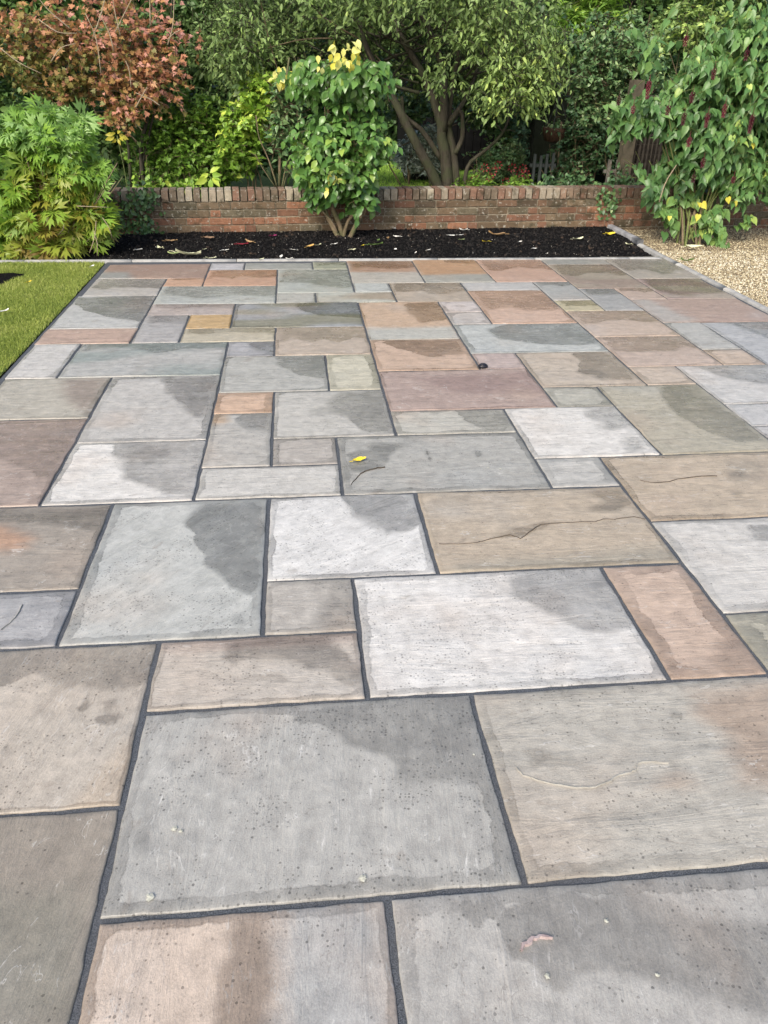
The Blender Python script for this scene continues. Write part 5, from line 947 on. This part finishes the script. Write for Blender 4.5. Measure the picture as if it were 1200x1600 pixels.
small_shrub('bamboo_clump', 'bright green fine leaved clump at the top behind the ivy hedge', [el(925, 30, 11.9, 65, 45, .4), el(940, -50, 12, 80, 50, .5), el(880, 60, 11.8, 30, 40, .3)], 16, 620, T_ovate(.11, .25), .13, M_GREEN, lambda x, y, P: .55, stems=4)
small_shrub('yellow_green_shrub', 'yellowish green shrub at the top right beyond the tasselled bush', [el(1090, 35, 11.6, 90, 45, .4), el(1180, 60, 11.4, 60, 50, .4), el(1130, -60, 12, 140, 60, .6), el(1020, 60, 11.5, 40, 30, .3)], 17, 760, T_ovate(.24), .075, M_OLIVE, lambda x, y, P: .7, stems=4)
small_shrub('dark_evergreen', 'dark evergreen bush in the shade behind the autumn shrub', [el(250, 90, 11.6, 110, 110, .5), el(60, 150, 11.6, 140, 100, .5), el(320, 20, 11.8, 80, 80, .5), el(200, 230, 11.4, 120, 60, .4)], 18, 1100, T_ovate(.3), .1, M_HEDGE, lambda x, y, P: .5, stems=3, group='dark evergreens filling the back of the garden')
small_shrub('mixed_bush', 'leafy green bush behind the twiggy shrub under the tree canopy', [el(430, 130, 11.6, 80, 70, .4), el(520, 120, 12, 110, 90, .4), el(430, 220, 11.2, 90, 60, .3)], 19, 900, T_ovate(.27), .09, M_IVY, lambda x, y, P: .45, stems=3)
small_shrub('dark_evergreen', 'dark evergreen backing the far lawn on its right side', [el(820, 130, 13.5, 90, 130, .5), el(880, 170, 12.6, 60, 110, .4)], 20, 700, T_ovate(.3), .1, M_HEDGE, lambda x, y, P: .3, stems=3, group='dark evergreens filling the back of the garden')
small_shrub('dark_evergreen', 'dark evergreen at the far right beyond the yellowish shrub', [el(1150, 60, 13.5, 160, 120, .5), el(1180, 180, 12.6, 120, 80, .4)], 21, 700, T_ovate(.3), .1, M_HEDGE, lambda x, y, P: .4, stems=3, group='dark evergreens filling the back of the garden')

# ---- tasselled bush at the right, rooted in the gravel
def tassel_bush():
    rs = np.random.RandomState(22); b = gp(1078, 382); b.z = 0; Y = 8.1
    p = Plant('tasselled_bush', 'large bush of pointed green leaves and hanging maroon flower tassels rooted in gravel', 'bush', b)
    E = [el(1120, 190, Y, 85, 65, .40, 3), el(1050, 150, Y+.1, 70, 40, .35, 1.6), el(1175, 120, Y, 60, 60, .4, 1.8), el(985, 160, Y+.15, 38, 26, .22, .6), el(1100, 95, Y+.1, 60, 36, .35, 1.0), el(1160, 250, Y, 60, 40, .35, 1.4), el(1085, 240, Y, 55, 36, .3, 1.0), el(1020, 60, Y+.3, 26, 30, .2, .35), el(1250, 190, Y, 60, 90, .4, 1.6), el(1180, 40, Y+.2, 75, 50, .4, 1.3), el(1120, 60, Y+.3, 60, 40, .3, .8), el(1030, 265, Y, 22, 26, .15, .35)]
    pl, P, D, k, tw = twigs(rs, E, 680, (.2, .5), 7, .2, .6, (.35, 1), .45); p.twigs(pl, .0035, .0012); n = len(P)
    x, y, z = pix(P); t = .46 + rs.normal(size=n)*.16 + .12*(y < 140) - .1*((x < 1090) & (y > 200)) + .12*((x > 1140) & (y > 200))
    D = norm(D*.8 + np.array([0, -.4, -.65])); up = norm(np.array([0, -.9, .7])[None] + (P-np.array([b.x, Y, 1]))*.5)
    p.leaves(T_heart(.30, .28), P, D, .100, t, M_HONEY, .35, rs, up)
    E2 = [el(1110, 335, Y-.1, 34, 24, .15, 1.2), el(1048, 325, Y-.05, 26, 26, .15, .9), el(1165, 335, Y, 22, 18, .12, .35), el(1125, 365, Y-.15, 18, 18, .1, .5), el(1080, 300, Y, 40, 16, .2, .6)]
    pl, P, D, k, tw = twigs(rs, E2, 46, (.1, .25), 6, .2, .5, (.2, 1), .5); p.twigs(pl, .003, .001)
    D = norm(D*.7 + np.array([0, -.4, -.7])); p.leaves(T_heart(.42, .2), P, D, .095, .72+rs.normal(size=len(P))*.12, M_HONEY, .35, rs, np.array([0, -.9, .6])[None]*np.ones((len(P), 1)))
    for cx, cy, m in [(1133, 312, 1), (1145, 312, 1), (1090, 328, 1), (1097, 312, 2), (1040, 337, 1), (1168, 232, 1)]:
        c = np.array(at(cx, cy, Y-.3)); P = c[None]+rs.normal(size=(m, 3))*[.03, .02, .02]; p.leaves(T_heart(.42, .15), P, norm(rs.normal(size=(m, 3))*.3+[0, -.4, -.9]), .075, .45, M_YELLOW, .3, rs, np.array([0, -1, .3])[None]*np.ones((m, 1)))
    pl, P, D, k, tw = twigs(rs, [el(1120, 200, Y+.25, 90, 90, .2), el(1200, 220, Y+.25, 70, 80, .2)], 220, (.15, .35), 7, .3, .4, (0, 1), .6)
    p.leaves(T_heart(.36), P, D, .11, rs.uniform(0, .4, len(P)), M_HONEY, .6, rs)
    p.done(295, B_GREENST)
    for i in range(15):
        x1 = rs.uniform(1030, 1180); y1 = rs.uniform(170, 260); bx = rs.uniform(-.12, .14)
        p.stem([Vector((b.x+bx, b.y+rs.uniform(-.06, .1), -.04)), at(1082+(x1-1082)*.35+bx*30, 320, Y), at(x1, y1, Y+rs.uniform(-.15, .15))], .013, .006, B_GREENST if i % 3 else B_SHRUB, 'stem', 9, 7)
    for i in range(8):
        x1 = 1068+rs.uniform(-14, 40); p.stem([Vector((b.x+rs.uniform(-.1, .1), b.y, -.03)), at(x1, 350, Y), at(x1+rs.uniform(-6, 6), 318, Y)], .010, .006, simple('dark_stem', (.012, .009, .006), (.035, .025, .018), 30), 'stem', 6, 6)
    p.stem([at(1030, 316, 7.9), at(1040, 285, 7.9), at(1057, 258, 7.95)], .006, .005, B_PALE, 'dry_stalk', 6, 5)
    # tassels: stacked bracts round a hanging axis
    for (a, d, L) in [(1015, 126, .14), (1117, 106, .09), (1134, 162, .11), (1107, 176, .12), (1177, 178, .16), (1083, 143, .09), (1070, 176, .10), (1078, 214, .08), (1100, 247, .08), (968, 150, .07), (1045, 164, .08), (1073, 55, .08), (1168, 78, .08), (1085, 272, .07), (990, 165, .06), (1147, 275, .06)]:
        m = MB(); c = at(a, d, Y-.38) - Vector(p.base)
        m.tube([c+Vector((0, 0, .05)), c, c-Vector((0, 0, L))], [.002, .003, .002], 5)
        nlay = int(L/.014)
        for j in range(nlay):
            zz = c.z-L*j/nlay
            for q in range(5):
                an = q*1.257+j*.6; s_ = .020*(1-.45*j/nlay); ca, sa = math.cos(an), math.sin(an); o = Vector((c.x, c.y, zz))
                m.add([o, o+Vector((ca*s_-sa*.007, sa*s_+ca*.007, -.008)), o+Vector((ca*s_*1.5, sa*s_*1.5, -.026)), o+Vector((ca*s_+sa*.007, sa*s_-ca*.007, -.008))], [(0, 1, 2, 3)])
        me = m.mesh('flower_tassel', M_MAROON); me.attributes.new('tint', 'FLOAT', 'POINT').data.foreach_set('value', [rs.uniform(0, 1)]*len(me.vertices)); link('flower_tassel', me, p.e)
tassel_bush()

# ---- ivy creeping on the wall
def wall_ivy(label, pts, n, seed, spread, mat=M_IVY):
    rs = np.random.RandomState(seed); b = at(*pts[0], 8.6); Yw = wall_y(b.x)-.03; b = at(*pts[0], Yw)
    p = Plant('climbing_ivy', label, 'ivy', b, 'ivy growing on the brick wall'); c = curve([at(a, d, Yw) for a, d in pts], 20)
    p.stem([q for q in c[::3]], .005, .003, B_TWIG)
    idx = rs.randint(0, 20, n); P = np.array([c[i] for i in idx]) + rs.normal(size=(n, 3))*[spread, .012, spread*.8]; P[:, 1] = np.minimum(P[:, 1], wall_y(P[:, 0])-.015)
    p.leaves(T_heart(.42, .1), P, norm(rs.normal(size=(n, 3))*.5+[0, -.1, -.7]), .045, .5+rs.normal(size=n)*.2, mat, .3, rs, np.array([0, -1, .3])[None]*np.ones((n, 1))); p.done(min(60, n//2))
wall_ivy('ivy climbing the left end of the brick wall beside the lobed bush', [(228, 372), (226, 345), (222, 320), (225, 300)], 190, 31, .085)
wall_ivy('ivy tuft hanging over the wall coping above the kerb end', [(955, 298), (950, 312), (948, 330)], 90, 32, .06)
wall_ivy('dark ivy clinging to the wall hidden behind the lobed bush', [(195, 385), (190, 350), (196, 310)], 160, 33, .10, M_HEDGE)
small_shrub('ground_ivy', 'low ivy lying along the back edge of the coping right of centre', [el(900, 284, 9.6, 55, 8, .15), el(975, 288, 9.4, 45, 7, .12), el(850, 288, 9.6, 40, 5, .12), el(1020, 288, 9.4, 30, 8, .12)], 34, 260, T_heart(.42), .05, M_IVY, lambda x, y, P: .35, stems=0, group='low ivy along the coping')
small_shrub('ground_ivy', 'low bright leaves creeping behind the coping at the left', [el(285, 298, 9.2, 45, 5, .12), el(232, 292, 9.1, 30, 9, .1)], 35, 120, T_heart(.42), .05, M_GREEN, lambda x, y, P: .7, stems=0, group='low ivy along the coping')
# ------------------------------------------------------------------ grass, gravel, crumbs, fallen leaves
def grass(name, xr, yr, n, hgt, mat, seed, keep=None, label=None, zb=-.012):
    rs = np.random.RandomState(seed); x = rs.uniform(*xr, n); y = rs.uniform(*yr, n)
    if keep is not None: k = keep(x, y); x, y = x[k], y[k]; n = len(x)
    h = hgt*rs.uniform(.6, 1.25, n); a = rs.uniform(0, 6.28, n); w = rs.uniform(.0012, .0024, n)*(1+hgt*10); lean = rs.uniform(.2, 1.0, n)*h; b = rs.uniform(0, 6.28, n)
    z = np.full(n, zb); c, s = np.cos(a)*w, np.sin(a)*w; lx, ly = np.cos(b)*lean, np.sin(b)*lean
    V = np.stack([np.stack([x-c, y-s, z], 1), np.stack([x+c, y+s, z], 1), np.stack([x+c*.7+lx*.4, y+s*.7+ly*.4, z+h*.6], 1), np.stack([x-c*.7+lx*.4, y-s*.7+ly*.4, z+h*.6], 1), np.stack([x+lx, y+ly, z+h], 1)], 1).reshape(-1, 3)
    o = (np.arange(n)*5)[:, None]; clump = np.array([mnoise.noise(Vector((p*3, q*3, 1))) for p, q in zip(x[::1], y[::1])]) if n < 200000 else 0
    t = np.clip(.5+rs.normal(size=n)*.16+clump*.35, 0, 1)
    me = mesh_np(name, V, [o+np.array([3, 2, 4]), o+np.array([0, 1, 2, 3])], mat, {'tint': np.repeat(t, 5)})
    return tag(link(name, me), label, kind='stuff')
M_GRASS = leaf_material('grass_blade', [(0, (.16, .22, .04)), (.35, (.28, .36, .065)), (.7, (.39, .45, .10)), (1, (.57, .56, .22))], .35, .6)
M_GRASS2 = leaf_material('far_grass_blade', [(0, (.26, .48, .05)), (.5, (.40, .66, .09)), (1, (.55, .75, .15))], .3, .6)
WEDGE = [(-3.2, 6.95), (-2.45, 6.88), (-2.23, 6.84), (-2.28, 6.6), (-2.36, 6.36), (-3.2, 5.7)]
def in_wedge(x, y): return poly_sd(np.stack([x, y], 1), WEDGE)
grass('lawn_grass', (-3.6, -1.672), (3.6, 7.285), 170000, .023, M_GRASS, 41, lambda x, y: (in_wedge(x, y) < .015*np.sin(x*60)) & (x < -1.668+.014*np.sin(y*31)+.012*np.sin(y*83)+.01*np.sin(y*170)), 'short bright lawn grass left of the paving')
grass('rear_grass', (-1.0, 6.0), (10.2, 15.5), 60000, .05, M_GRASS2, 42, lambda x, y: (x > y*.0), 'bright green grass of the lawn beyond the wall', -.02)
def wedge():
    m = MB(); n = 14; P = [Vector((x, y, 0)) for x, y in WEDGE]; c = Vector((-2.8, 6.5, 0)); vs_ = [(c.x, c.y, .008)]; ring = []
    for i in range(len(P)):
        a, b = P[i], P[(i+1) % len(P)]
        for k in range(6): q = a.lerp(b, k/6); ring.append((q.x+random.uniform(-.015, .015), q.y+random.uniform(-.02, .02), .002))
    vs_ += ring; k = len(ring); m.add(vs_, [(0, 1+i, 1+(i+1) % k) for i in range(k)])
    o = m.build('lawn_soil_patch', M_SOIL); tag(o, kind='structure')
wedge()
def ico(sub=0):
    t = (1+5**.5)/2; V = norm(np.array([(-1,t,0),(1,t,0),(-1,-t,0),(1,-t,0),(0,-1,t),(0,1,t),(0,-1,-t),(0,1,-t),(t,0,-1),(t,0,1),(-t,0,-1),(-t,0,1)], float))
    F = np.array([(0,11,5),(0,5,1),(0,1,7),(0,7,10),(0,10,11),(1,5,9),(5,11,4),(11,10,2),(10,7,6),(7,1,8),(3,9,4),(3,4,2),(3,2,6),(3,6,8),(3,8,9),(4,9,5),(2,4,11),(6,2,10),(8,6,7),(9,8,1)])
    return V, F
def pebbles(name, P, size, flat, mat, tint, seed):
    rs = np.random.RandomState(seed); V, F = ico(); n = len(P); q = norm(rs.normal(size=(n, 4))); w, x, y, z = q.T
    R_ = np.stack([1-2*(y*y+z*z), 2*(x*y-z*w), 2*(x*z+y*w), 2*(x*y+z*w), 1-2*(x*x+z*z), 2*(y*z-x*w), 2*(x*z-y*w), 2*(y*z+x*w), 1-2*(x*x+y*y)], 1).reshape(n, 3, 3)
    sc = size[:, None]*np.stack([rs.uniform(.8, 1.3, n), rs.uniform(.6, 1, n), rs.uniform(flat*.7, flat*1.2, n)], 1)
    W_ = (V[None]*rs.uniform(.8, 1.15, (n, 12, 1)))*sc[:, None]; W_ = np.einsum('nij,nkj->nki', R_, W_) + P[:, None]
    me = mesh_np(name, W_.reshape(-1, 3), [(F[None]+(np.arange(n)*12)[:, None, None]).reshape(-1, 3)], mat, {'tint': np.repeat(tint, 12)})
    return link(name, me)
def tint_mat(name, stops, rough=.7):
    n = NT(name); c = n.ramp(n.attr('tint'), stops); f = n.noise(n.pos(), 160, 3); k = n.math('MULTIPLY_ADD', f, .5, .75); kc = n.n('ShaderNodeCombineXYZ'); [n.set(kc.inputs[i], k) for i in range(3)]
    return n.fin(n.bsdf(n.mix(1.0, c, kc.outputs[0], 'MULTIPLY'), rough, None, .35))
rs = np.random.RandomState(50)
n = 54000; x = 3.545 + rs.uniform(0, 1, n)**1.2*3.3; y = rs.uniform(4.6, 9.0, n); k = y < wall_y(x)-.01; x, y = x[k], y[k]
z = -.012 + np.array([mnoise.noise(Vector((a*3, b*3, 0))) for a, b in zip(x, y)])*.012 + rs.uniform(-.004, .006, len(x))
shade = np.array([mnoise.noise(Vector((a*1.3, b*1.3, 5))) for a, b in zip(x, y)])
M_GRAV = tint_mat('golden_gravel', [(0, (.14, .11, .07)), (.25, (.30, .24, .15)), (.55, (.47, .40, .26)), (.8, (.60, .54, .38)), (1, (.74, .70, .58))])
tag(pebbles('gravel', np.stack([x, y, z], 1), rs.uniform(.005, .0105, len(x)), .6, M_GRAV, np.clip(rs.uniform(.05, 1, len(x)) - .28*(y > 7.7) + shade*.15, 0, 1), 51), 'golden pea gravel right of the kerb', kind='stuff')
n = 15000; x = rs.uniform(-3.4, 3.44, n); y = rs.uniform(7.37, 8.9, n); k = y < wall_y(x)-.01; x, y = x[k], y[k]
z = ZS(x, y) + .002
tag(pebbles('soil_crumbs', np.stack([x, y, z], 1), rs.uniform(.003, .014, len(x))**1.0, .5, tint_mat('compost_crumb', [(0, (.003, .003, .003)), (.7, (.010, .009, .009)), (.95, (.022, .018, .016)), (1, (.05, .04, .03))], .95), rs.uniform(0, 1, len(x))**1.4, 52), 'dark crumbs and bark bits covering the soil bed', kind='stuff')
n = 260; x = rs.uniform(-2.6, 3.4, n); y = rs.uniform(7.4, 8.5, n); P = np.stack([x, y, ZS(x, y)+.006], 1)
tag(pebbles('pale_soil_bits', P, rs.uniform(.0025, .006, n), .4, tint_mat('pale_bit', [(0, (.25, .22, .17)), (1, (.62, .60, .54))]), rs.uniform(0, 1, n), 53), 'tiny pale chips scattered over the dark soil', kind='stuff')

n = 700; x = rs.uniform(-3.2, 3.42, n); y = rs.uniform(7.39, 8.8, n); k = y < wall_y(x)-.02; x, y = x[k], y[k]
tag(pebbles('soil_clods', np.stack([x, y, ZS(x, y)+.002], 1), rs.uniform(.010, .028, len(x)), .6, tint_mat('clod', [(0, (.003, .003, .003)), (.8, (.014, .011, .010)), (1, (.045, .030, .02))], .95), rs.uniform(0, 1, len(x)), 57), 'larger dark clods in the soil bed', kind='stuff')
# fallen leaves: each one by itself
LM = {}
def lm(c):
    if c not in LM: LM[c] = simple('fallen_leaf_tone', tuple(v*.72 for v in c), c, 60, .65, .3, .002)
    return LM[c]
CREAM = (.72, .72, .48); WHITE = (.80, .79, .74); PALEG = (.45, .55, .25); TAN = (.42, .27, .13); ORNG = (.60, .38, .12); CRIM = (.35, .03, .05); MAG = (.42, .06, .18); YEL = (.80, .62, .05); GRN = (.16, .26, .07); BRN = (.24, .15, .09)
def fleaf(px, py, wpx, c, label, z=None, rot=None, w=.3, cat='leaf', name='fallen_leaf', group='leaves lying on gravel, lawn and paving', curl=.22, zz=None):
    g = gp(px, py, 0.0); zv = (float(ZS(np.array([g.x]), np.array([g.y]))[0])+.012) if (7.36 < g.y < 9 and g.x < 3.45) else .006
    if zz is not None: zv = zz
    g = gp(px, py, zv); k = FPX/np.dot(np.array(g)-[0, 0, CAMH], _F); L = 1.3*wpx/k; a = random.uniform(0, 6.28) if rot is None else rot
    n = 7; vs_ = []; fs = []
    for i in range(n):
        t = i/(n-1); hw = w*math.sin(math.pi*min(.97, t*.92+.05))**.8*.6*(1+random.uniform(-.15, .15)); zc = curl*(abs(t-.5)*2)**2*.5+random.uniform(0, .04); bend = .12*math.sin(t*3)
        for s_ in (-1, 0, 1): vs_.append((t-.5, s_*hw+bend, zc+abs(s_)*curl*.45*random.uniform(.5, 1.2)))
    for i in range(n-1):
        for q in range(2): fs.append((3*i+q, 3*i+q+3, 3*i+q+4, 3*i+q+1))
    m = MB(); m.add([(x*L, y*L, z_*L) for x, y, z_ in vs_], fs); m.tube([(-.5*L, .0, curl*.4*L), (-.62*L, .02*L, curl*.5*L), (-.74*L, .0, curl*.5*L)], .012*L+.0006, 4)
    o = m.build(name, lm(c), None, (g.x, g.y, zv)); o.rotation_euler = (random.uniform(-.2, .2), random.uniform(-.15, .15), a); tag(o, label, cat, group)
    return o
FL = [
 (294, 399, 30, CREAM, 'largest pale cream leaf lying near the paving edge, left of the middle', 0.1, .22), (272, 397, 16, PALEG, 'narrow pale green leaf touching the largest cream leaf', 2.8, .14), (251, 388, 13, CREAM, 'cream leaf standing on edge above the largest cream leaf', 2.2, .3),
 (268, 378, 15, TAN, 'tan curled leaf on the soil just right of the wall ivy', .3, .3), (330, 405, 14, CREAM, 'cream yellow crumpled leaf against the edging strip', .5, .35), (217, 391, 9, WHITE, 'small whitish leaf at the left near the lobed bush', .1, .3),
 (326, 373, 13, BRN, 'brown leaf at the wall foot above the white petals', 0, .3), (379, 383, 14, CRIM, 'crimson leaf on the soil', .2, .3), (390, 378, 12, TAN, 'tan leaf beside the crimson leaf', 2.6, .35), (428, 370, 12, MAG, 'magenta petal cluster at the foot of the wall', .9, .45),
 (352, 392, 9, WHITE, 'white scrap between the crimson leaf and the edging', .1, .25), (320, 390, 6, CREAM, 'tiny cream scrap above the crumpled cream leaf', .8, .4), (485, 386, 13, ORNG, 'orange leaf left of the clipped bush', .7, .35), (495, 384, 11, CREAM, 'yellow cream leaf touching the orange leaf', .1, .3),
 (460, 391, 8, WHITE, 'white petal left of the orange leaf', .2, .3), (440, 402, 9, WHITE, 'upright white petal by the edging left of the bush', 1.3, .3), (452, 405, 9, WHITE, 'curved white petal beside the upright white petal', 2.7, .22), (409, 406, 8, CREAM, 'cream petal lying on the paving edge', .8, .3),
 (587, 384, 18, GRN, 'large green leaf lying right of the clipped bush', .1, .28), (592, 376, 9, GRN, 'small green leaf just above the large green leaf', 1.2, .3), (607, 373, 9, TAN, 'tan pointed leaf right of the green leaves', 1.4, .3), (551, 391, 8, CREAM, 'cream oval scrap below the stems of the clipped bush', .0, .4),
 (567, 384, 6, YEL, 'tiny yellow scrap left of the large green leaf', .9, .4), (523, 382, 8, WHITE, 'whitish scrap at the foot of the clipped bush', .4, .3), (620, 370, 9, WHITE, 'white narrow leaf at the wall foot right of the tan pointed leaf', 2.8, .3), (618, 390, 6, WHITE, 'tiny white petal below the tan pointed leaf', 1.0, .5),
 (670, 391, 6, WHITE, 'lone tiny white petal near the middle of the soil bed', .3, .5), (618, 358, 7, WHITE, 'white bud by the bricks right of the clipped bush', 1.5, .35), (724, 360, 12, WHITE, 'white folded petal leaning on the wall foot', 2.4, .3), (719, 368, 8, WHITE, 'round white petal just below the folded white petal', .2, .5),
 (705, 369, 9, WHITE, 'round greyish white petal left of the other white ones', .1, .45), (722, 375, 7, PALEG, 'yellow green scrap under the round white petal', .2, .35), (759, 378, 9, YEL, 'yellow leaf on the soil left of the tan strip', 2.8, .4), (776, 367, 20, TAN, 'tan strip of bark or leaf by the wall foot', 2.9, .2),
 (903, 375, 15, CREAM, 'pale forked leaf on the soil toward the right', .3, .35), (953, 367, 13, YEL, 'bright yellow leaf beside the end of the kerb', .1, .5), (982, 382, 9, CREAM, 'cream leaf resting at the foot of the kerb', 2.2, .4), (650, 395, 5, WHITE, 'tiny white speck left of the lone petal by the edging', 1., .4),
 (813, 378, 5, WHITE, 'small white petal left of the pale forked leaf', .4, .5), (835, 389, 6, WHITE, 'small greyish petal under the first small white one', .2, .4), (855, 397, 6, WHITE, 'small white scrap beside the edging right of centre', .9, .3),
 (7, 390, 9, WHITE, 'white scrap on the soil at the far left', .1, .25), (24, 386, 14, WHITE, 'long white scrap under the lobed bush at the far left', .1, .2), (18, 392, 9, WHITE, 'white scrap just below the long one at the far left', .4, .25),
]
for px, py, wpx, c, lb, rot, w in FL: fleaf(px, py, wpx, c, lb, rot=rot, w=w, cat='petal' if 'petal' in lb else 'leaf', group='leaves and petals fallen on the soil bed')
fleaf(1085, 388, 20, CREAM, 'large cream leaf lying on the gravel below the tasselled bush', rot=-.25, w=.3, zz=.012)
fleaf(1073, 408, 18, GRN, 'green leaf sprig lying flat on the gravel near the kerb', rot=.1, w=.2, zz=.012)
fleaf(1002, 371, 15, (.50, .45, .33), 'buff leaf on the gravel beside the kerb end', rot=2.5, w=.3, zz=.012)
fleaf(1082, 416, 8, BRN, 'small brown leaf on the gravel right of the green sprig', rot=.4, w=.3, zz=.012)
fleaf(7, 487, 12, WHITE, 'white petal lying on the lawn at the left edge', rot=.6, w=.5, zz=.022)
fleaf(46, 441, 8, YEL, 'yellow scrap on the lawn beside the bare soil patch', rot=.9, w=.4, zz=.022)
fleaf(145, 416, 6, WHITE, 'white speck petal at the lawn corner by the edging', rot=.9, w=.4, zz=.022)
fleaf(562, 720, 17, (.92, .70, .04), 'bright yellow leaf lying on the long grey slab in the middle of the patio', rot=.25, w=.46, curl=.2, zz=.004)
# black cap beside the joint
def cap():
    g = gp(754.5, 574); t = empty('black_stopper', (g.x, g.y, .001), 'small oval black stopper lying over the joint beside the mauve slab', 'stopper')
    mk = simple('black_plastic', (.008, .008, .012), (.02, .02, .028), 40, .3, .1, .001, .5)
    m = MB(); m.lathe([(.026, 0), (.029, .004), (.029, .010), (.026, .014)], 24, sx=1.0, sy=.8); m.build('rim', mk, t, None, True)
    m = MB(); m.lathe([(.0235, .0135), (.021, .019), (.014, .0225), (.004, .024)], 24, sx=1.0, sy=.8); m.build('dome', mk, t, None, True)
cap()
